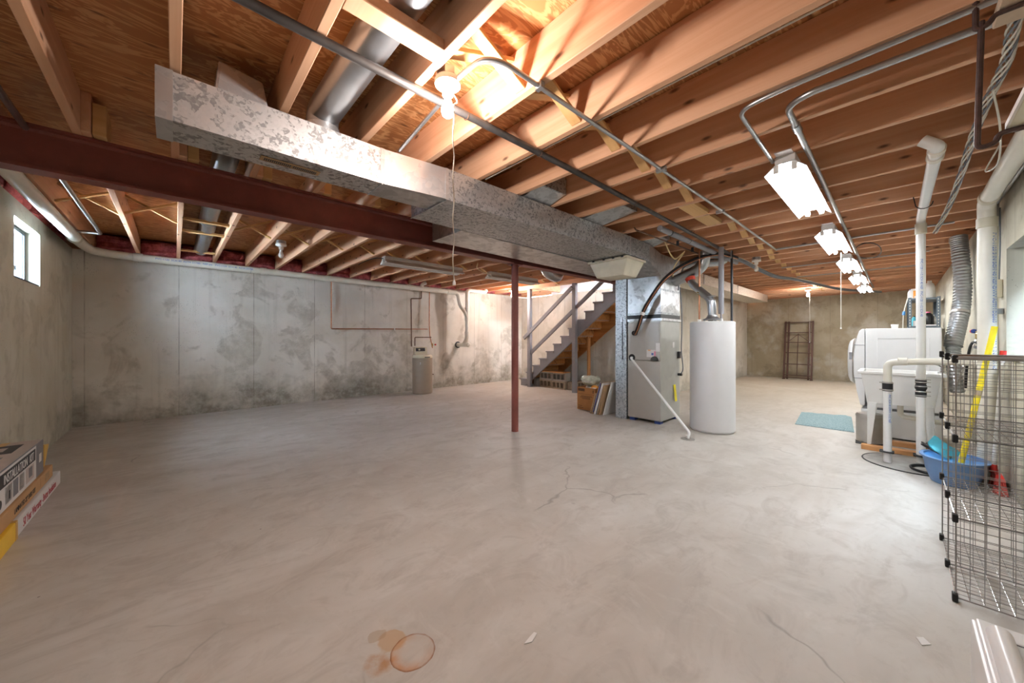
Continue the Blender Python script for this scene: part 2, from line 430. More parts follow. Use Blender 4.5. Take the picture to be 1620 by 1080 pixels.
# ---------------------------------------------------------------- mesh helpers
WLOC = {}
class MB:
    def __init__(s):
        s.v = []; s.f = []; s.mi = []; s.cur = 0
    def add(s, vs, fs):
        b = len(s.v)
        s.v += [tuple(x) for x in vs]
        for f in fs:
            s.f.append(tuple(b + i for i in f)); s.mi.append(s.cur)
        return s
    def hexa(s, p):      # 8 points: bottom 4 ccw, top 4 ccw
        return s.add(p, [(3, 2, 1, 0), (4, 5, 6, 7), (0, 1, 5, 4), (1, 2, 6, 5), (2, 3, 7, 6), (3, 0, 4, 7)])
    def box(s, x0, x1, y0, y1, z0, z1):
        x0, x1 = min(x0, x1), max(x0, x1); y0, y1 = min(y0, y1), max(y0, y1); z0, z1 = min(z0, z1), max(z0, z1)
        return s.hexa([(x0, y0, z0), (x1, y0, z0), (x1, y1, z0), (x0, y1, z0), (x0, y0, z1), (x1, y0, z1), (x1, y1, z1), (x0, y1, z1)])
    def bar(s, p0, p1, w, h, up=(0, 0, 1)):      # rectangular bar between two points
        p0 = Vector(p0); p1 = Vector(p1)
        d = (p1 - p0).normalized(); u = Vector(up)
        r = d.cross(u)
        if r.length < 1e-4:
            r = d.cross(Vector((1, 0, 0)))
        r.normalize(); u = r.cross(d).normalized()
        q = []
        for p in (p0, p1):
            for a, b in ((-1, -1), (1, -1), (1, 1), (-1, 1)):
                q.append(p + r * (a * w / 2) + u * (b * h / 2))
        return s.add(q, [(0, 1, 2, 3), (7, 6, 5, 4), (4, 5, 1, 0), (5, 6, 2, 1), (6, 7, 3, 2), (7, 4, 0, 3)])
    def tube(s, pts, r, n=10, caps=True, closed=False):
        P = [Vector(p) for p in pts]
        m = len(P)
        rs = r if isinstance(r, (list, tuple)) else [r] * m
        rings = []
        prev = None
        for i in range(m):
            if closed:
                d = (P[(i + 1) % m] - P[i - 1])
            elif i == 0:
                d = P[1] - P[0]
            elif i == m - 1:
                d = P[-1] - P[-2]
            else:
                a = (P[i] - P[i - 1]).normalized(); b = (P[i + 1] - P[i]).normalized()
                d = a + b
            if d.length < 1e-9:
                d = Vector((0, 0, 1))
            d.normalize()
            if prev is None:
                u = d.cross(Vector((0, 0, 1)))
                if u.length < 1e-3:
                    u = d.cross(Vector((1, 0, 0)))
            else:
                u = prev - d * prev.dot(d)
                if u.length < 1e-4:
                    u = d.cross(Vector((0, 0, 1)))
            u.normalize(); prev = u
            w = d.cross(u)
            rings.append([P[i] + (u * cos(2 * pi * k / n) + w * sin(2 * pi * k / n)) * rs[i] for k in range(n)])
        vs = [p for rg in rings for p in rg]
        fs = []
        for i in range(m - 1 + (1 if closed else 0)):
            j = (i + 1) % m
            for k in range(n):
                k2 = (k + 1) % n
                fs.append((i * n + k, i * n + k2, j * n + k2, j * n + k))
        if caps and not closed:
            fs.append(tuple(reversed(range(n)))); fs.append(tuple((m - 1) * n + k for k in range(n)))
        return s.add(vs, fs)
    def cyl(s, p0, p1, r0, r1=None, n=20):
        return s.tube([p0, p1], [r0, r0 if r1 is None else r1], n)
    def lathe(s, c, prof, n=32, axis='Z'):      # prof: (radius, height) from bottom up
        vs = []; fs = []
        c = Vector(c)
        for r, h in prof:
            for k in range(n):
                a = 2 * pi * k / n
                if axis == 'Z': p = (r * cos(a), r * sin(a), h)
                elif axis == 'X': p = (h, r * cos(a), r * sin(a))
                else: p = (r * sin(a), h, r * cos(a))
                vs.append(c + Vector(p))
        m = len(prof)
        for i in range(m - 1):
            for k in range(n):
                k2 = (k + 1) % n
                fs.append((i * n + k, i * n + k2, (i + 1) * n + k2, (i + 1) * n + k))
        if prof[0][0] > 1e-6: fs.append(tuple(reversed(range(n))))
        if prof[-1][0] > 1e-6: fs.append(tuple((m - 1) * n + k for k in range(n)))
        return s.add(vs, fs)
    def prism(s, poly, axis, a, b):      # polygon in the plane across axis, extruded from a to b
        n = len(poly)
        def mk(p, t):
            return {'X': (t, p[0], p[1]), 'Y': (p[0], t, p[1]), 'Z': (p[0], p[1], t)}[axis]
        vs = [mk(p, a) for p in poly] + [mk(p, b) for p in poly]
        fs = [tuple(reversed(range(n))), tuple(range(n, 2 * n))]
        for i in range(n):
            j = (i + 1) % n
            fs.append((i, j, n + j, n + i))
        return s.add(vs, fs)
    def ball(s, c, r, sq=(1, 1, 1), n=14):
        m = n // 2 + 1
        vs = []; fs = []
        for i in range(m + 1):
            th = pi * i / m
            for k in range(n):
                a = 2 * pi * k / n
                vs.append((c[0] + r * sq[0] * sin(th) * cos(a), c[1] + r * sq[1] * sin(th) * sin(a), c[2] + r * sq[2] * cos(th)))
        for i in range(m):
            for k in range(n):
                k2 = (k + 1) % n
                fs.append((i * n + k, (i + 1) * n + k, (i + 1) * n + k2, i * n + k2))
        return s.add(vs, fs)
    def build(s, name, mats, parent=None, smooth=False, bevel=0.0, label=None, origin=None):
        me = bpy.data.meshes.new(name)
        o = bpy.data.objects.new(name, me)
        C.objects.link(o)
        off = Vector((0, 0, 0))
        if parent is not None:
            off = WLOC[parent.name]
            o.parent = parent
        elif origin is not None:
            off = Vector(origin)
            o.location = off
        WLOC[o.name] = off.copy()
        me.from_pydata([tuple(Vector(v) - off) for v in s.v], [], s.f)
        if not isinstance(mats, (list, tuple)):
            mats = [mats]
        for m in mats:
            me.materials.append(M[m])
        for p, i in zip(me.polygons, s.mi):
            p.material_index = min(i, len(mats) - 1)
        bm = bmesh.new(); bm.from_mesh(me)
        bmesh.ops.remove_doubles(bm, verts=bm.verts, dist=1e-6)
        bmesh.ops.recalc_face_normals(bm, faces=bm.faces)
        if bevel > 0:
            ed = [e for e in bm.edges if len(e.link_faces) == 2 and e.calc_face_angle(0) > 0.6]
            bmesh.ops.bevel(bm, geom=ed, offset=bevel, segments=2 if bevel > 0.004 else 1, affect='EDGES', profile=0.6, clamp_overlap=True)
        bm.to_mesh(me); bm.free()
        if smooth:
            for p in me.polygons:
                p.use_smooth = True
            me.set_sharp_from_angle(angle=radians(38))
        if label:
            o['label'] = label
        return o
def tag(o, label, cat, group=None):
    o['label'] = label; o['category'] = cat
    if group: o['group'] = group
    return o
def struct(o, label=None):
    o['kind'] = 'structure'
    if label: o['label'] = label
    return o
def thing(name, label, cat, loc=(0, 0, 0), group=None):
    o = bpy.data.objects.new(name, None)
    o.empty_display_size = 0.1
    C.objects.link(o)
    o.location = loc
    WLOC[o.name] = Vector(loc)
    return tag(o, label, cat, group)
def copy_tree(o, loc, label=None, parent=None, rz=None):
    c = o.copy(); C.objects.link(c)
    c.parent = parent
    if loc is not None:
        c.location = loc; WLOC[c.name] = Vector(loc)
    if rz is not None:
        c.rotation_euler = (0, 0, rz)
    if label: c['label'] = label
    for ch in o.children:
        copy_tree(ch, None, None, c)
    return c
def fillet(pts, r, n=6):
    P = [Vector(p) for p in pts]
    out = [P[0]]
    for i in range(1, len(P) - 1):
        a = P[i - 1] - P[i]; b = P[i + 1] - P[i]
        la, lb = a.length, b.length
        t = min(r, la * 0.48, lb * 0.48)
        A = P[i] + a.normalized() * t; B = P[i] + b.normalized() * t
        for k in range(n + 1):
            u = k / n
            out.append(A * (1 - u) ** 2 + P[i] * 2 * u * (1 - u) + B * u * u)
    out.append(P[-1])
    return out
def spline(pts, n=6):
    P = [Vector(p) for p in pts]
    Q = [P[0] * 2 - P[1]] + P + [P[-1] * 2 - P[-2]]
    out = []
    for i in range(1, len(Q) - 2):
        for k in range(n):
            t = k / n
            a, b, c, d = Q[i - 1], Q[i], Q[i + 1], Q[i + 2]
            out.append(0.5 * ((2 * b) + (c - a) * t + (2 * a - 5 * b + 4 * c - d) * t * t + (3 * b - a - 3 * c + d) * t ** 3))
    out.append(P[-1])
    return out
def text(name, body, size, mat, parent, loc, right, up, sx=1.0, depth=0.0006, shear=0.0, align='LEFT'):
    cu = bpy.data.curves.new(name, 'FONT')
    cu.body = body; cu.size = size; cu.extrude = depth; cu.shear = shear; cu.align_x = align
    cu.resolution_u = 2
    to = bpy.data.objects.new(name + '_tmp', cu)
    C.objects.link(to)
    bpy.context.view_layer.update()
    me = bpy.data.meshes.new_from_object(to)
    bpy.data.objects.remove(to)
    r = Vector(right).normalized(); u = Vector(up).normalized(); nrm = r.cross(u)
    mt = Matrix((( r.x * sx, u.x, nrm.x, 0), (r.y * sx, u.y, nrm.y, 0), (r.z * sx, u.z, nrm.z, 0), (0, 0, 0, 1)))
    mt.translation = Vector(loc) - WLOC[parent.name]
    me.transform(mt)
    me.materials.clear(); me.materials.append(M[mat])
    o = bpy.data.objects.new(name, me)
    C.objects.link(o)
    o.parent = parent
    return o
ORD = ['first', 'second', 'third', 'fourth', 'fifth', 'sixth', 'seventh', 'eighth', 'ninth', 'tenth', 'eleventh', 'twelfth', 'thirteenth', 'fourteenth', 'fifteenth', 'sixteenth', 'seventeenth', 'eighteenth', 'nineteenth', 'twentieth']

# ---------------------------------------------------------------- room shell
XL, XC, XF = -1.0, 7.45, 13.5          # left wall, stair wall, far wall
YR, YB, YA = -0.6, 7.55, 3.32          # right wall, back wall, alcove wall
ZJ, ZP = 2.405, 2.64                   # joist bottoms, underside of plywood
WT = 2.40                              # top of concrete
T = 0.25
struct(MB().box(XL - T, XF + T, YR - T, YB + T, -0.15, 0).build('floor', 'concrete_floor'), 'worn grey concrete slab with a rust ring near the camera')
w = MB()
for y0, y1, z0, z1 in ((YR - T, 5.15, 0, WT), (5.96, YB + T, 0, WT), (5.15, 5.96, 0, 1.72), (5.15, 5.96, 2.25, WT)):
    w.box(XL - T, XL, y0, y1, z0, z1)
struct(w.build('wall_left', 'concrete_left'), 'poured concrete wall with a small high window')
struct(MB().box(XL, XC + T, YB, YB + T, 0, WT).build('wall_back', 'concrete_back'), 'blotchy poured concrete wall with vertical form joints')
struct(MB().box(XC, XC + T, YA, YB, 0, 2.36).build('wall_stair', 'concrete_stair'), 'pale concrete wall behind the staircase')
struct(MB().box(XC, XF + T, YA, YA + T, 0, WT).build('wall_alcove', 'concrete_stair'), 'concrete wall behind the water heater')
struct(MB().box(XF, XF + T, YR, YA, 0, WT).build('wall_far', 'concrete_far'), 'brownish concrete end wall behind the folded rack')
w = MB()
RX0, RX1, RZ0, RZ1 = 3.55, 4.90, 1.03, 1.917
for x0, x1, z0, z1 in ((XL - T, RX0, 0, WT), (RX1, XF + T, 0, WT), (RX0, RX1, 0, RZ0), (RX0, RX1, RZ1, WT)):
    w.box(x0, x1, YR - T, YR, z0, z1)
struct(w.build('wall_right', 'concrete_right'), 'pale concrete wall with a deep window recess')
# rim boards on top of the walls
def rim(i, x0, x1, y0, y1):
    struct(MB().box(x0, x1, y0, y1, WT, ZP + 0.02).build('trim_%d' % i, 'joist_wood'))
rim(1, XL - T, XL - 0.19, YR - T, YB + T)
rim(2, XL - 0.19, XC + T, YB + 0.10, YB + T)
rim(3, XC + T - 0.06, XF + T, YA + 0.16, YA + T)
rim(4, XF + 0.12, XF + T, YR, YA)
rim(5, XL - 0.19, XF + T, YR - T, YR - 0.10)
rim(6, XC + 0.17, XC + T, YA + 0.25, YB + 0.1)

# ceiling: slab with the stair opening, then plywood sheets and joists as its pieces
OX0, OX1, OY0, OY1 = 6.49, XC + 0.005, 3.50, 6.10
w = MB()
zz0, zz1 = ZP + 0.021, ZP + 0.06
for x0, x1, y0, y1 in ((XL - T, OX0, YR - T, YB + T), (OX1, XF + T, YR - T, YA + T), (OX0, OX1, YR - T, OY0), (OX0, XC + T, OY1, YB + T)):
    w.box(x0, x1, y0, y1, zz0, zz1)
ceil = struct(w.build('ceiling', 'plywood'), 'open joist ceiling with plywood subfloor above')
gx = XL
ix = 0
sheet = {}
for row in range(7):
    y0 = YR - 0.1 + row * 1.22
    y1 = min(y0 + 1.22, YB + 0.1)
    xs = [XL - 0.19] + [XL + (1.22 if row % 2 else 0.0) + 2.44 * k for k in range(0 if row % 2 else 1, 8)]
    for k in range(len(xs)):
        x0 = xs[k]; x1 = xs[k + 1] if k + 1 < len(xs) else XF + 0.12
        x1 = min(x1, XF + 0.12)
        if x1 - x0 < 0.05: continue
        rects = [(x0, x1, y0, y1)]
        # cut the stair opening and the part outside the stair wall
        def cut(rs, a0, a1, b0, b1):
            out = []
            for (p0, p1, q0, q1) in rs:
                if p1 <= a0 or p0 >= a1 or q1 <= b0 or q0 >= b1:
                    out.append((p0, p1, q0, q1)); continue
                if p0 < a0: out.append((p0, a0, q0, q1))
                if p1 > a1: out.append((a1, p1, q0, q1))
                m0, m1 = max(p0, a0), min(p1, a1)
                if q0 < b0: out.append((m0, m1, q0, b0))
                if q1 > b1: out.append((m0, m1, b1, q1))
            return out
        rects = cut(rects, OX0, XC + 0.01, OY0, OY1)
        rects = cut(rects, XC + 0.2, 99, YA + 0.2, 99)
        w = MB()
        for r in rects:
            if r[1] - r[0] > 0.01 and r[3] - r[2] > 0.01:
                w.box(r[0] + 0.0015, r[1] - 0.0015, r[2] + 0.0015, r[3] - 0.0015, ZP, ZP + 0.02)
        if w.v:
            w.build('plywood_sheet', 'plywood', ceil)

SP, JW = 0.4225, 0.040
def joist_mesh(length):
    me = MB().box(-JW, 0, 0, length, 0, ZP - ZJ - 0.001)
    o = me.build('joist', 'joist_wood', None, bevel=0.003)
    return o
def place(src, loc, first):
    o = src if first else src.copy()
    if not first: C.objects.link(o)
    o.parent = ceil; o.location = loc
    return o
JXF = [0.023 + SP * k for k in range(-2, 32)]
src = joist_mesh(3.50 - YR + 0.08)
for i, x in enumerate(JXF):
    if XL + 0.02 < x < XF - 0.01:
        if x > XC - 0.3:
            continue
        place(src, (x, YR - 0.08, ZJ), x == JXF[0])
src2 = joist_mesh(YA - YR + 0.2)
first = True
for x in JXF:
    if x > XC - 0.3 and x < XF:
        place(src2, (x, YR - 0.08, ZJ), first); first = False
JXB = [0.063 + SP * k for k in range(-2, 18)]
src3 = joist_mesh(YB - 3.24 + 0.09)
first = True
for x in JXB:
    if XL + 0.05 < x < OX0 - 0.02:
        place(src3, (x, 3.24, ZJ), first); first = False
# doubled trimmer along the stair opening, header and short tail joists
place(joist_mesh(YB - 3.24 + 0.09), (OX0, 3.24, ZJ), True)
MB().box(OX0, XC + 0.15, OY1, OY1 + 0.04, ZJ, ZP - 0.001).build('header_joist', 'joist_wood', ceil, bevel=0.003)
for x in (6.85, 7.27):
    MB().box(x - JW, x, OY1 + 0.04, YB + 0.09, ZJ, ZP - 0.001).build('tail_joist', 'joist_wood', ceil, bevel=0.003)
# cross bridging in the rear bay (1x3 strips), near y = 5.2
bw = MB().bar((0.0, 0, 0), (SP - JW, 0, 0.19), 0.045, 0.018, (0, 0, 1)).build('bridging', 'brace_wood')
bw2 = MB().bar((0.0, 0, 0.19), (SP - JW, 0, 0.0), 0.045, 0.018, (0, 0, 1)).build('bridging', 'brace_wood')
f1 = True
for i, x in enumerate(JXB[:-1]):
    if XL < x < 6.0 and not (0.0 < x < 0.3):
        place(bw, (x, 5.12 + 0.1 * random.random(), ZJ + 0.02), f1)
        place(bw2, (x, 5.24 + 0.1 * random.random(), ZJ + 0.02), f1)
        f1 = False
# flat blocking strips round the duct bay
for y in (5.06, 5.62, 6.9):
    MB().box(0.064, 0.063 + SP - JW - 0.001, y, y + 0.06, ZJ + 0.03, ZJ + 0.055).build('strap', 'brace_wood', ceil)
# bridging and blocking in the front bay near y = 1.3
def bay(i): return 0.023 + SP * i, 0.023 + SP * (i + 1) - JW
a, b = bay(1)
MB().box(a, b, 1.30, 1.39, ZJ + 0.0, ZJ + 0.05).build('blocking', 'joist_wood', ceil, bevel=0.003)
for i in range(2, 15):
    a, b = bay(i)
    y = 1.32 + 0.05 * (random.random() - 0.5)
    if i in (8, 9):
        MB().box(a, b, y - 0.06, y + 0.08, ZJ + 0.002, ZJ + 0.045).build('blocking', 'brace_wood', ceil, bevel=0.002)
    else:
        MB().bar((a, y - 0.05, ZJ + 0.19), (b, y - 0.05, ZJ + 0.02), 0.065, 0.02, (0, 0, 1)).build('bridging', 'brace_wood', ceil, bevel=0.002)
        if i < 6:
            MB().bar((a, y + 0.03, ZJ + 0.05), (b, y + 0.03, ZJ + 0.20), 0.065, 0.02, (0, 0, 1)).build('bridging', 'brace_wood', ceil, bevel=0.002)
for i in range(15, 29):
    a, b = bay(i)
    y = 1.32
    MB().bar((a, y, ZJ + 0.19), (b, y, ZJ + 0.02), 0.065, 0.02, (0, 0, 1)).build('bridging', 'brace_wood', ceil)
# short scab blocks beside joists over the steel beam
for k in range(0, 6):
    x = 0.023 + SP * (k - 1)
    MB().box(x + 0.043, x + 0.10, 3.26, 3.5, ZJ + 0.003, ZJ + 0.19).build('scab_block', 'brace_wood', ceil, bevel=0.002)

# stairwell above
w = MB().box(XC + 0.0, XC + 0.15, 3.0, 6.4, 2.362, 4.6)
struct(w.build('wall_stairwell', 'drywall'), 'white drywall of the stairwell above')
struct(MB().box(OX0 - 0.13, OX0 - 0.001, 3.0, 6.4, ZP + 0.07, 4.6).build('wall_stairwell_side', 'drywall'))
struct(MB().box(OX0 - 0.001, XC, OY1 + 0.05, OY1 + 0.2, ZP + 0.07, 4.6).build('wall_stairwell_end', 'drywall'))

struct(MB().box(OX0 - 0.13, XC + 0.15, 2.2, 2.3, ZP + 0.07, 4.0).build('wall_stairwell_sky_block', 'drywall'))  # unseen wall added to cut the sky light over the stair top
struct(MB().box(OX0 - 0.13, XC + 0.15, 2.2, 6.4, 4.61, 4.7).build('ceiling_stairwell_sky_block', 'drywall'))  # unseen lid added to keep sky light from pouring down the shaft
w = MB().box(3.2, 5.25, YR - T - 0.62, YR - T - 0.57, 0.7, 2.75).box(3.2, 3.25, YR - T - 0.57, YR - T - 0.001, 0.7, 2.75).box(5.2, 5.25, YR - T - 0.57, YR - T - 0.001, 0.7, 2.75).box(3.25, 5.2, YR - T - 0.57, YR - T - 0.001, 0.7, 0.74)
struct(w.build('wall_window_sky_block', 'frame_dark'), 'unseen box added outside the right window to cut its daylight')  # unseen open-topped box, added to limit sky light on the window recess
# windows
wf = MB().box(XL - 0.16, XL - 0.09, 5.15, 5.18, 1.72, 2.25).box(XL - 0.16, XL - 0.09, 5.93, 5.96, 1.72, 2.25).box(XL - 0.16, XL - 0.09, 5.18, 5.93, 1.72, 1.755).box(XL - 0.16, XL - 0.09, 5.18, 5.93, 2.215, 2.25)
win = struct(wf.build('window_1', 'frame_dark'), 'small sliding basement window, dark frame')
MB().box(XL - 0.130, XL - 0.124, 5.19, 5.60, 1.76, 2.21).build('pane', 'window_glass', win)
MB().box(XL - 0.106, XL - 0.100, 5.56, 5.92, 1.76, 2.21).build('pane', 'window_glass', win)
w = MB().box(XL - 0.115, XL - 0.092, 5.535, 5.56, 1.757, 2.213).box(XL - 0.115, XL - 0.092, 5.86, 5.885, 1.757, 2.213)
w.build('sash', 'frame_dark', win)
MB().box(XL - 0.10, XL - 0.075, 5.565, 5.59, 1.83, 1.87).build('latch', 'black_plastic', win)
MB().box(XL - 0.09, XL - 0.002, 5.16, 5.95, 1.7205, 1.735).build('sill', 'frame_dark', win)
wf = MB()
for b_ in ((RX0, RX0 + 0.05, RZ0, RZ1), (RX1 - 0.03, RX1, RZ0, RZ1), (RX0 + 0.05, RX1 - 0.03, RZ0, RZ0 + 0.05), (RX0 + 0.05, RX1 - 0.03, RZ1 - 0.05, RZ1), (4.2, 4.25, RZ0 + 0.05, RZ1 - 0.05)):
    wf.box(b_[0], b_[1], YR - 0.24, YR - 0.20, b_[2], b_[3])
win2 = struct(wf.build('window_2', 'sash_blue'), 'window in a deep recess at the right edge')
MB().box(RX0 + 0.05, 4.2, YR - 0.224, YR - 0.219, RZ0 + 0.05, RZ1 - 0.05).build('pane', 'window_glass', win2)
MB().box(4.25, RX1 - 0.03, YR - 0.224, YR - 0.219, RZ0 + 0.05, RZ1 - 0.05).build('pane', 'window_glass', win2)
MB().box(RX0, RX1 - 0.001, YR - 0.199, YR + 0.012, RZ0 + 0.0005, RZ0 + 0.02).build('sill', 'sill_white', win2)

# ---------------------------------------------------------------- steel beam and column
BY0, BY1, BZ0, BZ1 = 3.31, 3.43, 2.15, 2.402
w = MB()
w.box(XL - 0.0, XC - 0.002, BY0, BY1, BZ0, BZ0 + 0.014).box(XL, XC - 0.002, BY0, BY1, BZ1 - 0.014, BZ1)
w.box(XL, XC - 0.002, 3.366, 3.374, BZ0 + 0.014, BZ1 - 0.014)
for sgn, yy in ((-1, 3.366), (1, 3.374)):
    for zc, zs in ((BZ0 + 0.014, 1), (BZ1 - 0.014, -1)):
        w.prism([(yy, zc), (yy + sgn * 0.014, zc), (yy, zc + zs * 0.014)], 'X', XL, XC - 0.002)
tag(w.build('steel_beam', 'red_oxide', origin=(3, 3.37, 2.15)), 'long red oxide steel I-beam carrying the joists', 'beam')
col = thing('steel_post', 'slim round red oxide steel post holding up the beam', 'post', (3.205, 3.37, 0))
MB().lathe((3.205, 3.37, 0), [(0.047, 0.0), (0.045, 0.01), (0.045, BZ0 - 0.013)], 28).build('shaft', 'red_oxide', col, True)
MB().box(3.125, 3.285, 3.305, 3.435, BZ0 - 0.013, BZ0 - 0.0005).build('cap_plate', 'red_oxide', col, bevel=0.002)
for dx in (-0.062, 0.062):
    MB().lathe((3.205 + dx, 3.37, BZ0 - 0.024), [(0.011, 0), (0.011, 0.011)], 6).build('bolt', 'iron_black', col)

# ---------------------------------------------------------------- supply trunk
DZ0, DZ1, DY0 = 2.172, 2.392, 2.215
def duct_box(x0, x1, y0a, y1a, y0b, y1b, z0a, z0b, z1a=DZ1, z1b=DZ1):
    return MB().hexa([(x0, y0a, z0a), (x1, y0b, z0b), (x1, y1b, z0b), (x0, y1a, z0a), (x0, y0a, z1a), (x1, y0b, z1b), (x1, y1b, z1b), (x0, y1a, z1a)])
tr = thing('supply_duct', 'long galvanised rectangular supply duct stepping wider toward the furnace', 'duct', (2.4, 2.4, DZ0))
duct_box(-0.05, 0.955, DY0, 2.445, DY0, 2.445, DZ0, DZ0).build('narrow_section', 'galv_spangle', tr)
duct_box(-0.063, -0.005, DY0 - 0.004, 2.449, DY0 - 0.004, 2.449, DZ0 - 0.004, DZ0 - 0.004, DZ1 + 0.003, DZ1 + 0.003).build('end_cap', 'galv_plain', tr)
duct_box(0.957, 1.398, DY0, 2.445, 2.165, 2.445, DZ0, DZ0 + 0.006).build('plain_section', 'galv_plain', tr)
duct_box(1.40, 3.895, 2.165, 2.69, 2.14, 2.69, DZ0, DZ0 + 0.004).build('wide_section', 'galv_fine', tr)
duct_box(3.897, 4.42, 2.14, 2.69, 2.16, 2.69, DZ0 + 0.004, DZ0 + 0.004).build('straight_section', 'galv_fine', tr)
duct_box(4.422, 4.885, 2.16, 2.69, 2.225, 2.72, DZ0 + 0.004, 2.06, DZ1, 2.36).build('elbow_section', 'galv_plain', tr)
for x, ya in ((0.955, DY0), (1.398, 2.165), (3.896, 2.14), (4.421, 2.16)):
    w = MB()
    yb = 2.447 if x < 1.2 else 2.692
    w.box(x - 0.012, x + 0.014, ya - 0.004, ya - 0.001, DZ0 + 0.0, DZ1)
    w.box(x - 0.003, x + 0.003, ya - 0.002, yb, DZ0 - 0.006, DZ0 - 0.0005)
    w.build('drive_cleat', 'galv_plain', tr)
# register grille on the underside
g = MB().box(0.335, 0.625, 2.305, 2.365, DZ0 - 0.006, DZ0 - 0.001).build('register', 'fibreboard', tr, bevel=0.002, label='tan slotted register on the underside')
w = MB()
for i in range(28):
    x = 0.352 + i * 0.0092
    if i != 14:
        w.box(x, x + 0.006, 2.317, 2.353, DZ0 - 0.0068, DZ0 - 0.0062)
w.build('slots', 'black_plastic', g)
# round branch duct rising over the trunk, in the joist bay beside the bulb
rb = thing('round_branch_duct', 'shiny round branch duct running up the joist bay beside the lit bulb', 'duct', (0.64, 2.3, DZ1))
MB().tube(fillet([(0.64, 2.33, DZ1 + 0.001), (0.64, 2.33, 2.52), (0.655, 2.0, 2.548), (0.655, 0.2, 2.548)], 0.12, 8), 0.086, 24).build('pipe', 'galv_pipe', rb, True)
MB().lathe((0.64, 2.33, DZ1 + 0.0005), [(0.105, 0), (0.105, 0.006), (0.094, 0.012), (0.092, 0.05)], 24).build('collar', 'galv_plain', rb, True)
for y in (1.15, 1.20):
    MB().lathe((0.655, y, 2.548), [(0.0865, 0), (0.0905, 0.006), (0.0865, 0.012)], 24, 'Y').build('seam_bead', 'galv_plain', rb, True)
# boot in the left bay and round pipe on the rear side
bt = thing('duct_boot', 'square-ended galvanised boot on top of the narrow duct', 'duct', (0.23, 2.35, DZ1))
MB().prism([(0.14, DZ1 + 0.001), (0.36, DZ1 + 0.001), (0.335, 2.52), (0.155, 2.545)], 'Y', 2.24, 2.43).build('body', 'galv_plain', bt, bevel=0.012)
rr = thing('rear_branch_duct', 'round galvanised duct crossing above the beam to the back wall', 'duct', (0.27, 4.9, 2.5))
MB().tube([(0.275, 2.46, 2.528), (0.275, 5.3, 2.528)], 0.078, 22).build('pipe', 'galv_pipe', rr, True)
MB().tube([(0.275, 5.3, 2.528), (0.285, 5.55, 2.52), (0.285, 7.1, 2.51)], 0.078, 22).build('pipe', 'galv_pipe', rr, True)
MB().lathe((0.275, 5.28, 2.528), [(0.079, 0), (0.083, 0.008), (0.079, 0.02)], 22, 'Y').build('seam_bead', 'galv_plain', rr, True)
# stack-head take-offs on top of the trunk, in three joist bays
for i, (x0, x1, lab) in enumerate(((2.17, 2.50, 'nearest the bulb'), (3.01, 3.34, 'in the middle of the row'), (4.275, 4.6, 'nearest the furnace'))):
    tk = thing('duct_takeoff', 'sloping sheet-metal take-off above the wide duct, ' + lab, 'duct', ((x0 + x1) / 2, 1.9, DZ1), 'take-offs above the wide duct')
    d = 0.42 if i == 1 else 0.2
    MB().prism([(2.20, DZ1 + 0.001), (2.55, DZ1 + 0.001), (2.55, 2.60), (2.2 - d, 2.60), (2.2 - d, 2.45)], 'X', x0, x1).build('body', 'galv_plain', tk, bevel=0.003)
    MB().box(x0 - 0.003, x1 + 0.003, 2.2 - d - 0.02, 2.2 - d - 0.001, 2.45, 2.60).build('flange', 'galv_fine', tk)
# return trunk beside the supply trunk and its drop
rt = thing('return_duct', 'flat galvanised return duct tucked between supply duct and steel beam', 'duct', (3.4, 2.95, DZ0))
duct_box(2.02, 4.95, 2.705, 3.20, 2.705, 3.20, DZ0 + 0.004, DZ0 - 0.02).build('trunk', 'galv_plain', rt)
duct_box(1.90, 2.018, 2.70, 3.205, 2.70, 3.205, DZ0 + 0.002, DZ0 + 0.002, 2.39, 2.39).build('end_cap', 'galv_plain', rt)
rd = thing('return_drop', 'narrow galvanised return duct standing between leaning boards and furnace', 'duct', (4.95, 2.82, 0))
MB().box(4.885, 5.45, 2.742, 2.925, 0.0, DZ0 - 0.022).build('casing', 'galv_fine', rd, bevel=0.003)
MB().box(4.872, 4.884, 2.80, 2.83, 1.44, 1.50).build('switch_plate', 'galv_plain', rd, bevel=0.002)
MB().tube([(4.878, 2.802, 1.44), (4.876, 2.804, 1.2), (4.874, 2.80, 0.93)], 0.004, 6).build('hanging_cord', 'iron_black', rd)
MB().cyl((4.874, 2.80, 0.88), (4.874, 2.80, 0.93), 0.008, 0.008, 8).build('plug', 'iron_black', rd)
# humidifier under the trunk
hm = thing('humidifier', 'cream plastic humidifier tub hanging under the wide duct', 'humidifier', (4.1, 2.42, 2.0))
w = MB()
zt, zb = DZ0 - 0.001, 1.955
w.hexa([(3.92, 2.24, zb), (4.24, 2.24, zb), (4.24, 2.62, zb), (3.92, 2.62, zb), (3.87, 2.16, zt - 0.03), (4.29, 2.16, zt - 0.03), (4.29, 2.69, zt - 0.03), (3.87, 2.69, zt - 0.03)])
w.build('tub', 'humidifier_cream', hm, bevel=0.02, smooth=True)
MB().box(3.85, 4.31, 2.15, 2.70, zt - 0.032, zt - 0.002).build('rim', 'humidifier_cream', hm, bevel=0.004)
for y in (2.2, 2.32, 2.45, 2.6):
    MB().box(3.845, 3.855, y, y + 0.03, zt - 0.02, zt - 0.004).build('clip', 'iron_black', hm)

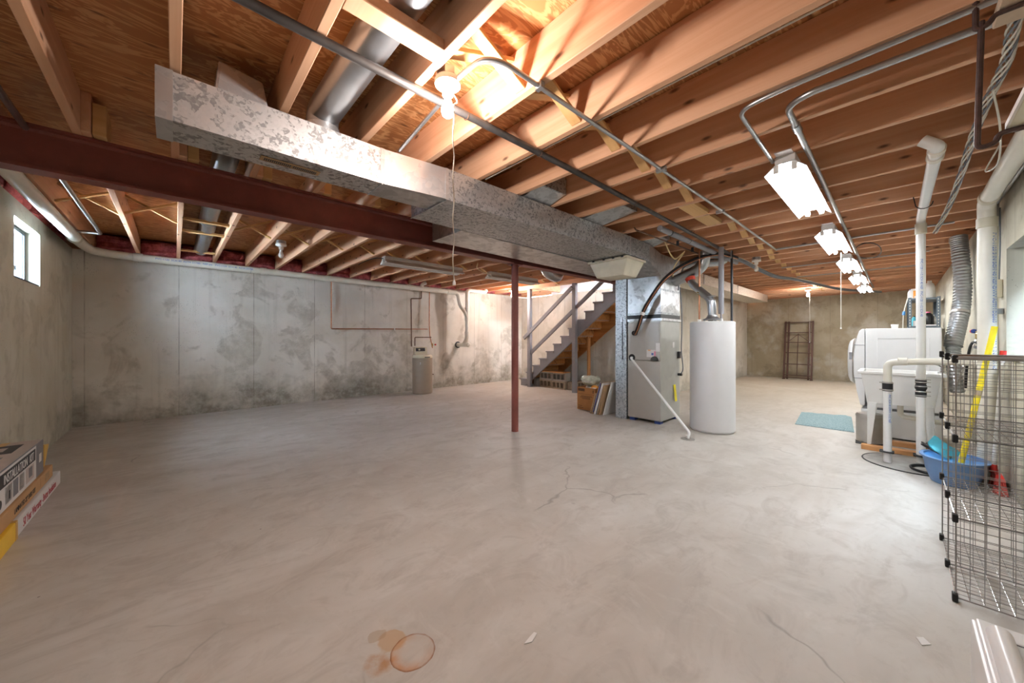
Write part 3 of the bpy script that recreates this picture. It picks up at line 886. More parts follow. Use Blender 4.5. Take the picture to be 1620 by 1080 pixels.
# ---------------------------------------------------------------- furnace
FX0, FX1, FY0, FY1 = 4.895, 5.53, 2.232, 2.725
fu = thing('furnace', 'tall grey forced-air furnace with galvanised plenum on top', 'furnace', (5.2, 2.48, 0))
MB().box(FX0 + 0.012, FX1, FY0, FY1, 0.04, 1.44).build('cabinet', 'furnace_side', fu, bevel=0.004)
lp = MB().box(FX0 - 0.006, FX0 + 0.012, FY0 + 0.003, FY1 - 0.003, 0.05, 0.875).build('lower_panel', 'furnace_grey', fu, bevel=0.004)
up = MB().box(FX0 - 0.006, FX0 + 0.012, FY0 + 0.003, FY1 - 0.003, 0.885, 1.42).build('upper_panel', 'furnace_grey', fu, bevel=0.004)
MB().box(FX0 - 0.009, FX0 - 0.0062, 2.30, 2.43, 0.93, 1.035).build('rating_label', 'box_white', up)
MB().box(FX0 - 0.0098, FX0 - 0.0091, 2.37, 2.41, 1.02, 1.033).build('label_stripe', 'orange_box', up)
MB().box(FX0 - 0.0098, FX0 - 0.0091, 2.302, 2.318, 0.945, 1.015).build('label_edge', 'pink_cap', up)
MB().box(FX0 - 0.0098, FX0 - 0.0091, 2.33, 2.36, 0.96, 0.99).build('label_bar', 'blue_trim', up)
MB().box(FX0 - 0.009, FX0 - 0.0062, 2.24, 2.295, 1.01, 1.13).build('white_label', 'box_white', up)
MB().lathe((FX0 - 0.0065, 2.655, 0.915), [(0.05, 0), (0.05, -0.006), (0.036, -0.012)], 20, 'X').build('grommet', 'rubber', fu, True)
w = MB()
w.prism([(2.315 + 0.055 * cos(pi * i / 12), 0.885 + 0.06 * sin(pi * i / 12)) for i in range(13)], 'X', FX0 - 0.02, FX0 - 0.0065)
w.build('vent_cover', 'black_plastic', fu)
MB().box(FX0 + 0.0, FX1 + 0.02, FY0 - 0.012, FY1 + 0.008, 1.44, 1.475).build('top_collar', 'galv_plain', fu)
w = MB().box(FX0 - 0.004, FX1, FY0 - 0.006, FY1 + 0.003, 1.476, 1.53)
w.build('black_seal', 'black_plastic', fu)
# coil case with its cross-broken faces
def pillow_panel(w, p, push):
    c = sum((Vector(q) for q in p), Vector()) / 4 + Vector(push)
    w.add(list(p) + [c], [(0, 1, 4), (1, 2, 4), (2, 3, 4), (3, 0, 4)])
w = MB()
z0, z1 = 1.53, 2.06
w.box(FX0, FX1, FY0, FY1, z0, z1 + 0.30)
pillow_panel(w, [(FX0 - 0.001, FY1, 1.56), (FX0 - 0.001, FY0, 1.56), (FX0 - 0.001, FY0, 2.05), (FX0 - 0.001, FY1, 2.05)], (-0.012, 0, 0))
pillow_panel(w, [(FX0, FY0 - 0.001, 1.56), (FX1, FY0 - 0.001, 1.56), (FX1, FY0 - 0.001, 1.86), (FX0, FY0 - 0.001, 1.86)], (0, -0.012, 0))
w.build('coil_case', 'galv_plain', fu)
MB().box(FX0 - 0.004, FX1 + 0.004, FY0 - 0.006, FY0 - 0.0005, 1.86, 1.885).build('seam', 'galv_fine', fu)
MB().box(FX0 - 0.006, FX1 + 0.004, FY0 - 0.008, FY1 + 0.004, 1.535, 1.56).build('seam', 'galv_fine', fu)
for x, y in ((FX0 + 0.02, FY0 + 0.02), (FX0 + 0.02, FY1 - 0.1), (FX1 - 0.12, FY0 + 0.02)):
    MB().box(x, x + 0.1, y, y + 0.08, 0.0, 0.04).build('foot_pad', 'blue_trim', fu)
w = MB()
for i in range(6):
    pass
yt = MB().hexa([(5.30, FY0 - 0.03, 0.28), (5.37, FY0 - 0.03, 0.28), (5.37, FY0 - 0.028, 0.28), (5.30, FY0 - 0.028, 0.28), (5.30, FY0 - 0.006, 0.52), (5.37, FY0 - 0.006, 0.52), (5.37, FY0 - 0.004, 0.52), (5.30, FY0 - 0.004, 0.52)])
yt.build('hang_tag', 'yellow_tag', fu, label='yellow paper tag')
MB().box(5.27, 5.33, FY0 - 0.006, FY0 - 0.0006, 1.06, 1.14).build('side_label', 'box_white', fu)
MB().box(5.44, 5.50, FY0 - 0.03, FY0 - 0.001, 0.90, 1.0).build('junction_box', 'iron_black', fu)
w = MB().tube(spline([(5.47, FY0 - 0.03, 1.95), (5.48, FY0 - 0.05, 1.6), (5.46, FY0 - 0.06, 1.3), (5.48, FY0 - 0.045, 1.02), (5.50, FY0 - 0.06, 0.75), (5.46, FY0 - 0.04, 0.66)], 5), 0.008, 7)
w.build('control_cable', 'cable_grey', fu, True)
MB().lathe((5.47, FY0 - 0.03, 0.66), [(0.02, -0.03), (0.02, 0.03)], 10, 'Y').build('valve_knob', 'black_plastic', fu, True)
# condensate drain to the floor
dp = thing('drain_pipe', 'thin white plastic drain pipe slanting from furnace to floor drain', 'pipe', (4.46, 1.70, 0))
MB().tube(fillet([(4.90, 2.652, 0.915), (4.83, 2.645, 0.912), (4.47, 1.69, 0.075), (4.455, 1.705, 0.004)], 0.03, 5), 0.0165, 12).build('pipe', 'pvc_white', dp, True)
MB().lathe((4.455, 1.705, 0.012), [(0.022, 0), (0.022, 0.035)], 12).build('fitting', 'pvc_white', dp, True)
tag(MB().lathe((4.455, 1.705, 0), [(0.078, 0.0), (0.078, 0.004), (0.07, 0.006), (0.025, 0.006)], 24).build('floor_drain', 'steel_lid', origin=(4.455, 1.705, 0)), 'round grey floor drain plate below the slanting white pipe', 'drain')
# refrigerant lines: thick black insulated line, copper line beside it, running into the cable bundle
rl = thing('refrigerant_line', 'black insulated refrigerant line with bare copper, arching from furnace to ceiling', 'pipe', (4.8, 2.53, 1.28))
path = [(4.885, 2.60, 1.27), (4.80, 2.55, 1.275), (4.79, 2.50, 1.37), (4.78, 2.41, 1.60), (4.78, 2.26, 1.83), (4.78, 2.12, 1.99), (4.92, 1.97, 2.15), (5.2, 1.81, 2.29), (5.45, 1.65, 2.345), (5.9, 1.58, 2.35)]
MB().tube(spline(path, 6), 0.026, 12).build('insulated_line', 'rubber', rl, True)
MB().tube(spline([(x - 0.028, y - 0.012, z - 0.02) for x, y, z in path], 6), 0.008, 8).build('copper_line', 'copper', rl, True)
MB().lathe((4.86, 2.60, 1.27), [(0.035, -0.02), (0.035, 0.03)], 14, 'X').build('elbow_cap', 'rubber', rl, True)
MB().tube(spline([(4.76, 2.435, 1.52), (4.765, 2.42, 1.56)], 3), 0.032, 12).build('strap', 'white_plastic', rl, True)

# ---------------------------------------------------------------- water heater and its pipes
WX, WY, WR = 5.13, 1.655, 0.262
wh = thing('water_heater', 'tall pale grey cylindrical water heater beside the furnace', 'water heater', (WX, WY, 0))
MB().lathe((WX, WY, 0), [(WR - 0.02, 0.0), (WR - 0.02, 0.02), (WR, 0.022), (WR + 0.002, 0.03), (WR, 0.04), (WR, 1.39), (WR - 0.004, 1.402)], 56).build('tank', 'heater_grey', wh, True)
MB().lathe((WX, WY, 0), [(WR - 0.003, 1.402), (WR - 0.02, 1.412), (0.001, 1.414)], 56).build('lid', 'white_enamel', wh, True)
MB().lathe((WX, WY, 0), [(0.05, 1.412), (0.05, 1.43)], 20).build('flue_collar', 'iron_black', wh)
MB().lathe((WX, WY, 0), [(0.112, 1.435), (0.113, 1.446), (0.09, 1.452), (0.064, 1.475), (0.058, 1.50)], 28).build('draft_hood', 'galv_pipe', wh, True)
for k in range(4):
    a = k * pi / 2 + 0.5
    MB().box(WX + 0.09 * cos(a) - 0.006, WX + 0.09 * cos(a) + 0.006, WY + 0.09 * sin(a) - 0.006, WY + 0.09 * sin(a) + 0.006, 1.412, 1.437).build('hood_leg', 'galv_pipe', wh)
for dy in (0.165, -0.10):
    MB().lathe((WX + 0.02, WY + dy, 0), [(0.022, 1.41), (0.022, 1.45)], 12).build('nipple', 'white_plastic', wh, True)
fl = thing('flue_pipe', 'galvanised flue pipe bending up from the water heater', 'pipe', (WX, WY, 1.5))
MB().tube(fillet([(WX, WY, 1.495), (WX, WY + 0.01, 1.70), (5.20, 1.93, 1.94), (5.22, 1.96, 2.02)], 0.08, 6), 0.05, 18).build('lower_pipe', 'galv_pipe', fl, True)
MB().tube(fillet([(5.32, 2.226, 2.02), (5.30, 1.83, 2.17), (5.30, 1.80, 2.38)], 0.10, 6), 0.078, 20).build('header_pipe', 'galv_pipe', fl, True)
MB().tube([(5.215, 1.950, 1.985), (5.225, 1.968, 2.03)], [0.058, 0.066], 18).build('red_sealant', 'paint_red', fl, True)
for z in (1.69, 1.74):
    MB().lathe((WX, WY + 0.008, z), [(0.051, 0), (0.055, 0.006), (0.051, 0.012)], 18).build('seam_bead', 'galv_plain', fl, True)
cp = thing('copper_supply_pipe', 'bare copper pipe rising from the water heater to the joists', 'pipe', (WX + 0.02, WY + 0.165, 1.45))
MB().tube([(WX + 0.02, WY + 0.165, 1.45), (WX + 0.02, WY + 0.165, 2.404)], 0.011, 10).build('pipe', 'copper', cp, True)
MB().lathe((WX + 0.02, WY + 0.165, 1.78), [(0.018, 0), (0.018, 0.06)], 10).build('valve', 'brass', cp, True)
MB().box(WX - 0.07, WX + 0.01, WY + 0.16, WY + 0.17, 1.80, 1.812).build('lever', 'brass', cp)
tag(MB().tube([(WX + 0.02, WY - 0.10, 1.452), (WX + 0.02, WY - 0.10, 1.51), (WX + 0.02, WY - 0.10, 1.5101), (WX + 0.02, WY - 0.10, 2.37)], [0.011, 0.011, 0.032, 0.032], 14).build('insulated_pipe', 'insulation_grey', smooth=True, origin=(WX, WY, 1.45)), 'upright pipe in grey foam sleeve above the water heater', 'pipe')
tag(MB().tube([(5.62, 1.565, 0.0), (5.62, 1.565, 2.404)], 0.015, 12).build('black_riser_pipe', 'iron_black', smooth=True, origin=(5.62, 1.565, 0)), 'thin black pipe running floor to ceiling right of the water heater', 'pipe')
# second trunk along the alcove wall
d2 = thing('rear_supply_duct', 'long speckled duct high along the wall behind the water heater', 'duct', (8.6, 2.7, 2.2))
MB().box(5.56, 9.3, 2.47, 2.95, 2.20, DZ1).build('near_section', 'galv_warm', d2, bevel=0.002)
MB().box(9.302, 12.05, 2.47, 2.95, 2.20, DZ1).build('far_section', 'galv_warm', d2, bevel=0.002)
MB().box(7.20, 7.23, 2.46, 2.469, 2.195, DZ1).build('drive_cleat', 'galv_plain', d2)
MB().box(9.29, 9.31, 2.462, 2.469, 2.195, DZ1).build('drive_cleat', 'galv_plain', d2)
fx = thing('round_takeoff_duct', 'short round duct stub tucked between joists beside the plenum', 'duct', (5.8, 2.3, 2.36))
MB().tube(fillet([(5.65, 2.40, 2.32), (5.75, 2.1, 2.325), (5.95, 1.80, 2.33), (6.1, 1.76, 2.42)], 0.1, 5), 0.06, 16).build('pipe', 'galv_pipe', fx, True)
fb = thing('rear_elbow_duct', 'ribbed round duct elbow hanging behind the steel beam', 'duct', (5.0, 4.2, 2.4))
pth = spline([(4.53, 4.05, 2.50), (4.64, 4.10, 2.35), (4.90, 4.20, 2.305), (5.18, 4.30, 2.33), (5.36, 4.38, 2.50)], 7)
MB().tube(pth, [0.085 + (0.004 if i % 3 == 0 else 0) for i in range(len(pth))], 18).build('pipe', 'galv_pipe', fb, True)

# ---------------------------------------------------------------- lamps
def point(name, loc, watts, parent, col=BULB_COL, r=0.040):
    l = bpy.data.lights.new(name, 'POINT')
    l.energy = watts; l.color = col; l.shadow_soft_size = r
    o = bpy.data.objects.new(name, l)
    C.objects.link(o)
    o.parent = parent
    o.location = Vector(loc) - WLOC[parent.name]
    return o
def bulb_lamp(name, label, x, y, ztop, lit=True, watts=BULB_W, cord=0.0, box=True, jog=0.004):
    t = thing(name, label, 'lamp', (x, y, ztop))
    if box:
        MB().lathe((x, y, ztop), [(0.052, -0.038), (0.055, -0.034), (0.055, -0.001)], 8).build('ceiling_box', 'galv_pipe', t)
    z = ztop - 0.038
    MB().lathe((x, y, z), [(0.020, -0.075), (0.024, -0.073), (0.026, -0.035), (0.058, -0.026), (0.060, -0.008), (0.056, 0.0)], 28).build('porcelain_base', 'porcelain', t, True)
    zb = z - 0.078
    MB().lathe((x, y, zb), [(0.0005, -0.098), (0.012, -0.096), (0.024, -0.086), (0.0295, -0.070), (0.0290, -0.056), (0.0215, -0.034), (0.0145, -0.014), (0.0135, 0.004)], 24).build('bulb', 'bulb_glow' if lit else 'bulb_glass', t, True)
    if lit:
        point('bulb_light', (x, y, zb - 0.066), watts, t)
    if cord:
        pts = [(x + 0.03, y, z - 0.05), (x + 0.033, y - 0.03, z - 0.10)]
        n = 14
        for i in range(n + 1):
            pts.append((x + 0.01 + jog * sin(i * 1.9), y - 0.032, z - 0.13 - (cord - 0.13) * i / n))
        MB().tube(spline(pts, 3), 0.0028, 6).build('pull_cord', 'wire_white', t)
        e = pts[-1]
        MB().lathe(e, [(0.0075, -0.022), (0.006, -0.008), (0.003, 0.0)], 8).build('cord_pull', 'white_plastic', t)
    return t
bulb_lamp('bare_bulb_lamp', 'bright bare bulb in porcelain holder with long pull cord, nearest the camera', 0.925, 1.425, 2.434, cord=0.93)
bulb_lamp('bare_bulb_lamp', 'lit bare bulb by the back wall, glowing beside the red post', 5.99, 6.40, 2.404, watts=BULB_W * 1.25)
bulb_lamp('bare_bulb_lamp', 'lit bare bulb with white string near the far end wall', 11.10, 1.47, 2.404, cord=1.25, watts=BULB_W * 0.6, jog=0.0)
bulb_lamp('unlit_bulb_lamp', 'unlit clear bulb in porcelain holder above the back wall pipe', 0.965, 5.22, 2.404, lit=False)
bulb_lamp('unlit_bulb_lamp', 'small white porcelain lamp holder beside the grey cable bundle', 6.34, 1.44, 2.404, lit=False, cord=0.0)

def shop_light(name, label, x0, x1, yc, ztop, tube_mat, group=None):
    t = thing(name, label, 'light fixture', ((x0 + x1) / 2, yc, ztop), group)
    MB().box(x0, x1, yc - 0.055, yc + 0.055, ztop - 0.05, ztop).build('channel', 'white_enamel', t, bevel=0.003)
    w = MB()
    for sg in (-1, 1):
        a, b = yc + sg * 0.050, yc + sg * 0.112
        pts = [(a, ztop - 0.051), (b, ztop - 0.105), (b, ztop - 0.112), (a - sg * 0.004, ztop - 0.056)]
        w.prism(pts if sg > 0 else pts[::-1], 'X', x0, x1)
    w.box(x0, x1, yc - 0.05, yc + 0.05, ztop - 0.056, ztop - 0.0505)
    w.build('reflector', 'white_enamel', t)
    for dy in (-0.048, 0.048):
        MB().tube([(x0 + 0.02, yc + dy, ztop - 0.086), (x1 - 0.02, yc + dy, ztop - 0.086)], 0.019, 12).build('tube', tube_mat, t, True)
        for xx in (x0 + 0.004, x1 - 0.016):
            MB().box(xx, xx + 0.012, yc + dy - 0.016, yc + dy + 0.016, ztop - 0.108, ztop - 0.056).build('lamp_holder', 'white_plastic', t, bevel=0.003)
    return t
places = ['nearest the camera', 'second from the camera', 'third from the camera', 'fourth from the camera', 'farthest from the camera']
for i, (a, b) in enumerate(((2.92, 4.18), (5.06, 6.32), (7.06, 8.32), (9.0, 10.26), (10.98, 12.24))):
    f = shop_light('fluorescent_light', 'lit white two-tube fluorescent fixture in the row, ' + places[i], a, b, 0.505, 2.402, 'tube_glow', 'row of lit fluorescent fixtures')
    MB().box(a - 0.07, a + 0.06, 0.46, 0.55, 2.398, 2.4035).build('mounting_plate', 'steel_tag', f)
    if i == 1:
        MB().tube([(b - 0.03, 0.50, 2.30), (b - 0.03, 0.50, 1.33)], 0.0035, 6).build('pull_cord', 'wire_white', f)
        MB().ball((b - 0.03, 0.50, 1.325), 0.009, n=8).build('cord_pull', 'white_plastic', f)
sl = shop_light('unlit_fluorescent_light', 'unlit white fluorescent fixture hanging behind the steel beam', 2.24, 3.62, 5.16, 2.402, 'tube_off')
MB().tube(spline([(2.24, 5.16, 2.37), (2.12, 5.22, 2.36), (2.0, 5.36, 2.30), (1.97, 5.40, 2.27)], 5), 0.006, 6).build('flex', 'iron_black', sl)
sl2 = shop_light('unlit_fluorescent_light', 'unlit fluorescent fixture behind the beam by the red post', 4.15, 5.4, 5.05, 2.402, 'tube_off')
MB().tube(spline([(4.15, 5.05, 2.38), (4.0, 4.95, 2.34), (3.7, 4.8, 2.36), (3.55, 4.6, 2.40)], 5), 0.007, 6).build('flex', 'wire_yellow', sl2)

# ---------------------------------------------------------------- pipes and conduits under the joists
def pipe_thing(name, label, pts, r, mat, fr=0.0, cat='pipe', n=10, org=None):
    P = fillet(pts, fr) if fr else pts
    return tag(MB().tube(P, r, n).build(name, mat, smooth=True, origin=org or pts[0]), label, cat)
gp = thing('gas_pipe', 'dark iron gas pipe crossing under the joists past the lit bulb', 'pipe', (2.5, 1.56, 2.378))
MB().tube([(-0.6, 1.555, 2.378), (2.2, 1.56, 2.378)], 0.019, 12).build('pipe', 'iron_pipe', gp, True)
MB().tube([(2.2, 1.56, 2.378), (5.75, 1.60, 2.372)], 0.019, 12).build('pipe', 'iron_pipe', gp, True)
for x in (1.13, 1.70, 2.92, 4.2):
    MB().tube([(x, 1.56 + 0.022 * cos(a), 2.378 + 0.022 * sin(a)) for a in [k * pi / 8 - pi for k in range(9)]], 0.0025, 5).build('pipe_hook', 'copper_dark', gp)
em = thing('lamp_conduit', 'steel conduit curving from the lit bulb out under the joists', 'conduit', (2.5, 1.14, 2.39))
MB().tube(spline([(0.945, 1.375, 2.385), (0.955, 1.30, 2.395), (0.975, 1.22, 2.40), (1.04, 1.172, 2.395), (1.15, 1.16, 2.39), (1.4, 1.157, 2.39)], 6) + [Vector((3.4, 1.125, 2.39)), Vector((5.94, 1.12, 2.39))], 0.0115, 10).build('tube', 'emt', em, True)
for x in (1.26, 2.51, 3.75):
    MB().box(x - 0.012, x + 0.012, 1.105 if x > 2 else 1.135, 1.175, 2.374, 2.404).build('strap', 'galv_pipe', em)
pipe_thing('cross_conduit', 'steel conduit running crosswise under the joists to the right wall', [(5.90, 1.12, 2.388), (5.88, 0.7, 2.388), (5.85, -0.40, 2.39)], 0.012, 'emt', 0, 'conduit')
pipe_thing('fixture_conduit', 'thin steel conduit bending into the nearest fluorescent fixture', [(2.10, -0.45, 2.388), (2.125, 0.42, 2.388), (2.16, 0.57, 2.388), (2.95, 0.575, 2.386)], 0.0115, 'emt', 0.14, 'conduit')
cd = thing('row_conduit', 'thicker steel conduit bending along the row of fluorescent fixtures', 'conduit', (4, 0.385, 2.384))
MB().tube(fillet([(2.25, -0.45, 2.384), (2.24, 0.30, 2.384), (2.30, 0.388, 2.384), (2.62, 0.388, 2.384), (12.0, 0.39, 2.384)], 0.16), 0.0155, 10).build('tube', 'emt', cd, True)
MB().tube([(2.52, 0.388, 2.384), (2.60, 0.388, 2.384)], 0.021, 12).build('coupling', 'galv_pipe', cd, True)
pipe_thing('short_conduit', 'short steel conduit angling down behind the bulb to the duct', [(0.98, 1.47, 2.40), (1.06, 2.2, 2.41)], 0.011, 'emt', 0, 'conduit')
for i, (y, x0, x1, lab) in enumerate(((0, 7.55, 7.55, 'third'), (0, 8.9, 8.9, 'fourth'))):
    pipe_thing('branch_conduit', 'thin conduit crossing the joists near the %s fluorescent fixture' % lab, [(x0, 1.35, 2.392), (x1, -0.3, 2.392)], 0.009, 'emt', 0, 'conduit')
# white string wire stapled along a joist
pipe_thing('bell_wire', 'single white wire stretched along the joists right of the bulb', [(1.735, 2.15, 2.412), (1.74, 0.9, 2.42), (1.745, -0.4, 2.42)], 0.0045, 'wire_white', 0, 'wire', 6)
# insulated pipes beside the gas pipe
ip = thing('sleeved_pipe', 'pipe in pale grey foam sleeve slung beside the gas pipe', 'pipe', (4.8, 1.70, 2.36))
MB().tube([(3.75, 1.72, 2.362), (6.3, 1.69, 2.355)], 0.030, 14).build('sleeve', 'insulation_grey', ip, True)
for x in (4.0, 4.5, 5.0, 5.5, 6.0):
    MB().tube([(x - 0.006, 1.715 - 0.01 * (x - 4) / 2, 2.36), (x + 0.006, 1.715 - 0.01 * (x - 4) / 2, 2.36)], 0.032, 14).build('tie', 'iron_black', ip)
pipe_thing('thin_water_pipe', 'thin dull pipe running beside the grey sleeved pipe', [(3.6, 1.93, 2.385), (3.62, 1.92, 2.36), (5.6, 1.86, 2.36)], 0.009, 'copper_dark', 0.02)
for k, x in enumerate((4.55, 5.02, 5.45)):
    w = MB().box(x - 0.006, x + 0.006, 1.845, 1.875, 2.345, 2.404)
    tag(w.build('pipe_hanger', 'iron_black', origin=(x, 1.86, 2.40)), 'dark metal pipe hanger under a joist, %s from the furnace' % ('third', 'second', 'first')[k], 'hanger', 'pipe hangers under the joists')
# cable bundle
cb = thing('cable_bundle', 'bundle of grey cables sagging under the joists toward the far wall', 'cable', (8, 1.4, 2.36))
base = [(5.3, 1.74, 2.32), (5.8, 1.60, 2.345), (6.35, 1.575, 2.35), (7.1, 1.56, 2.325), (7.9, 1.50, 2.31), (8.65, 1.40, 2.345), (9.4, 1.30, 2.36), (10.2, 1.12, 2.34), (11.2, 0.9, 2.335), (12.3, 0.63, 2.36), (13.2, 0.3, 2.38)]
for k in range(6):
    dy, dz = 0.03 * cos(k * 1.05), 0.022 * sin(k * 1.05)
    ps = [(x, y + dy * (0.7 + 0.4 * sin(i * 1.3 + k)), z + dz * (0.7 + 0.4 * cos(i * 1.7 + k))) for i, (x, y, z) in enumerate(base)]
    MB().tube(spline(ps, 5), 0.014, 7).build('cable', 'cable_grey' if k != 2 else 'wire_white', cb, True)
# strap over the black riser
tag(MB().box(5.60, 5.64, 1.56, 1.575, 2.30, 2.404).build('hanger_strap', 'galv_pipe', origin=(5.62, 1.57, 2.404)), 'perforated hanger strap above the thin black pipe', 'hanger')
# yellow cable by the plenum
pipe_thing('yellow_cable', 'loose pale yellow cable looping down beside the plenum', spline([(4.5, 2.0, 2.41), (4.6, 1.98, 2.28), (4.72, 1.96, 2.22), (4.85, 1.93, 2.30), (4.9, 1.92, 2.33), (4.86, 2.03, 2.15), (4.86, 2.05, 2.02)], 5), 0.008, 'wire_yellow', 0, 'cable', 7)
# loop of black cable on the ceiling
pipe_thing('cable_loop', 'round loop of thin black cable lying under the far joists', [(6.95 + 0.62 * cos(a), 0.28 + 0.13 * sin(a), 2.388 + 0.006 * sin(2 * a)) for a in [k * 2 * pi / 24 * 0.96 for k in range(25)]], 0.006, 'iron_black', 0, 'cable', 6)
# vent line from the furnace flue side: thin cable arc
pipe_thing('grey_flex_cable', 'thin grey cable arching over the flue pipe', spline([(5.42, 2.21, 1.90), (5.40, 2.16, 2.14), (5.38, 2.08, 2.24), (5.36, 1.9, 2.27), (5.4, 1.72, 2.27)], 5), 0.009, 'cable_grey', 0, 'cable', 7)

# ---------------------------------------------------------------- back wall plumbing
dr = thing('drain_line', 'long white PVC drain pipe running round the back wall top', 'pipe', (2.3, 7.3, 2.33))
ZD = 2.33
MB().tube(fillet([(-0.83, 2.0, 2.345), (-0.825, 6.75, 2.34), (-0.78, 7.22, 2.338), (-0.45, 7.32, 2.336)], 0.22, 8), 0.052, 20).build('pipe', 'pvc', dr, True)
MB().tube([(-0.45, 7.32, 2.336), (4.75, 7.30, 2.30)], 0.052, 20).build('pipe', 'pvc', dr, True)
for p in ((-0.83, 6.35), ):
    MB().lathe((p[0], p[1], 2.34), [(0.053, 0), (0.060, 0.005), (0.060, 0.09), (0.053, 0.095)], 20, 'Y').build('coupling', 'pvc_cream', dr, True)
for x, z in ((-0.42, 2.336), (1.05, 2.325), (3.75, 2.306), (4.72, 2.30)):
    MB().lathe((x, 7.32 - 0.004 * x, z), [(0.053, 0), (0.060, 0.005), (0.060, 0.085), (0.053, 0.09)], 20, 'X').build('coupling', 'pvc', dr, True)
MB().tube(fillet([(4.75, 7.30, 2.30), (5.0, 7.26, 2.285), (5.03, 7.22, 2.0), (5.15, 7.17, 1.83), (5.19, 7.15, 1.70)], 0.09, 6), 0.050, 18).build('branch', 'pvc', dr, True)
MB().tube(fillet([(5.19, 7.15, 1.30), (5.20, 7.15, 2.36), (5.75, 7.15, 2.352), (5.79, 7.15, 2.42)], 0.08, 6), 0.050, 18).build('stack', 'pvc', dr, True)
for z in (1.27, 1.62, 1.85):
    MB().lathe((5.19, 7.15, z), [(0.051, 0), (0.058, 0.005), (0.058, 0.085), (0.051, 0.09)], 18).build('coupling', 'pvc', dr, True)
MB().tube(fillet([(5.19, 7.15, 1.30), (5.19, 7.16, 1.16), (5.19, 7.30, 1.035), (5.19, 7.36, 1.03)], 0.08, 6), 0.051, 18).build('sweep', 'pvc', dr, True)
MB().tube([(5.19, 7.05, 1.03), (5.19, 7.08, 1.03), (5.19, 7.0801, 1.03), (5.19, 7.546, 1.03)], [0.057, 0.057, 0.050, 0.050], 20).build('outlet', 'pvc', dr, True)
MB().box(5.172, 5.208, 7.03, 7.049, 1.012, 1.048).build('cleanout_plug', 'pvc', dr, bevel=0.003)
MB().lathe((5.19, 7.535, 1.03), [(0.085, 0.0), (0.08, 0.012)], 22, 'Y').build('wall_sleeve', 'iron_black', dr, True)
MB().tube(fillet([(4.05, 7.30, 2.33), (4.05, 7.28, 2.40), (4.1, 7.2, 2.43)], 0.04), 0.04, 16).build('tee', 'pvc', dr, True)
text('pipe_print', 'PVC-1120  SCH 40  ASTM D1785   NSF-pw   PVC-1120  SCH 40  ASTM D1785', 0.035, 'ink_blue', dr, (-0.2, 7.262, 2.328), (1, 0, -0.007), (0, 0, 1))
for x in (0.92, 1.93):
    tag(MB().tube([(x, 7.32 + 0.056 * cos(a), 2.328 + 0.056 * sin(a)) for a in [k * pi / 8 - pi for k in range(9)]] + [(x, 7.376, 2.40)], 0.004, 5).build('pipe_strap', 'galv_pipe', origin=(x, 7.32, 2.40)), 'thin metal strap round the drain pipe, %s of two' % ('left' if x < 1.5 else 'right'), 'hanger', 'straps on the drain pipe')
# copper plumbing to the small softener
co = thing('copper_plumbing', 'copper water pipes on the back wall above the brown softener', 'pipe', (3.2, 7.47, 1.4))
def cu(pts, mat='copper', r=0.011):
    MB().tube(fillet(pts, 0.025, 4), r, 10).build('pipe', mat, co, True)
cu([(2.21, 7.47, 2.42), (2.21, 7.47, 1.378), (4.30, 7.47, 1.408)])
cu([(4.33, 7.44, 2.42), (4.315, 7.42, 1.50), (4.26, 7.3, 1.25), (4.24, 7.15, 0.98)], 'copper')
cu([(4.14, 7.47, 2.41), (4.14, 7.47, 2.105), (3.88, 7.47, 2.085), (3.80, 7.3, 1.6), (3.72, 7.14, 1.02)], 'copper_dark', 0.012)
cu([(3.80, 7.14, 1.03), (3.80, 7.14, 1.215), (4.20, 7.14, 1.215)], 'copper_dark', 0.011)
MB().lathe((4.24, 7.15, 1.02), [(0.016, 0), (0.016, 0.06)], 10).build('valve', 'brass', co, True)
MB().lathe((4.30, 7.15, 1.05), [(0.02, 0), (0.02, 0.025)], 12, 'X').build('valve_handle', 'red_plastic', co, True)
MB().lathe((3.49, 7.47, 1.36), [(0.009, 0), (0.016, 0.03), (0.016, 0.05)], 10).build('coupling', 'pvc_white', co, True)
SX, SY, SR = 3.96, 7.10, 0.215
sf = thing('water_softener', 'small brown cylindrical water softener with cream control head', 'water softener', (SX, SY, 0))
MB().lathe((SX, SY, 0), [(SR - 0.012, 0.0), (SR, 0.012), (SR, 0.765), (SR - 0.004, 0.775)], 40).build('tank', 'softener_brown', sf, True)
MB().lathe((SX, SY, 0), [(SR + 0.003, 0.772), (SR + 0.003, 0.80), (SR - 0.02, 0.83), (0.09, 0.85), (0.001, 0.852)], 40).build('lid', 'softener_cream', sf, True)
hd = MB().hexa([(3.76, 7.053, 0.83), (4.03, 6.995, 0.83), (4.07, 7.18, 0.83), (3.80, 7.24, 0.83), (3.76, 7.075, 1.01), (4.03, 7.017, 1.01), (4.06, 7.16, 1.01), (3.80, 7.22, 1.01)]).build('control_head', 'softener_cream', sf, bevel=0.015)
ux = Vector((0.977, -0.21, 0))
def on_head(u, z): return Vector((3.75, 7.065, z)) + ux * u * 1.15
w = MB().hexa([on_head(0.03, 0.915) + Vector((-0.004, -0.018, 0)), on_head(0.20, 0.915) + Vector((-0.004, -0.018, 0)), on_head(0.20, 0.915) + Vector((0, 0.02, 0)), on_head(0.03, 0.915) + Vector((0, 0.02, 0)), on_head(0.03, 0.985) + Vector((-0.004, -0.008, 0)), on_head(0.20, 0.985) + Vector((-0.004, -0.008, 0)), on_head(0.20, 0.985) + Vector((0, 0.02, 0)), on_head(0.03, 0.985) + Vector((0, 0.02, 0))])
w.build('control_panel', 'box_dark', hd, bevel=0.004)
dc = on_head(0.085, 0.95) + Vector((-0.006, -0.020, 0))
MB().tube([dc, dc + Vector((-0.004, -0.02, 0))], 0.019, 14).build('dial', 'softener_cream', hd)
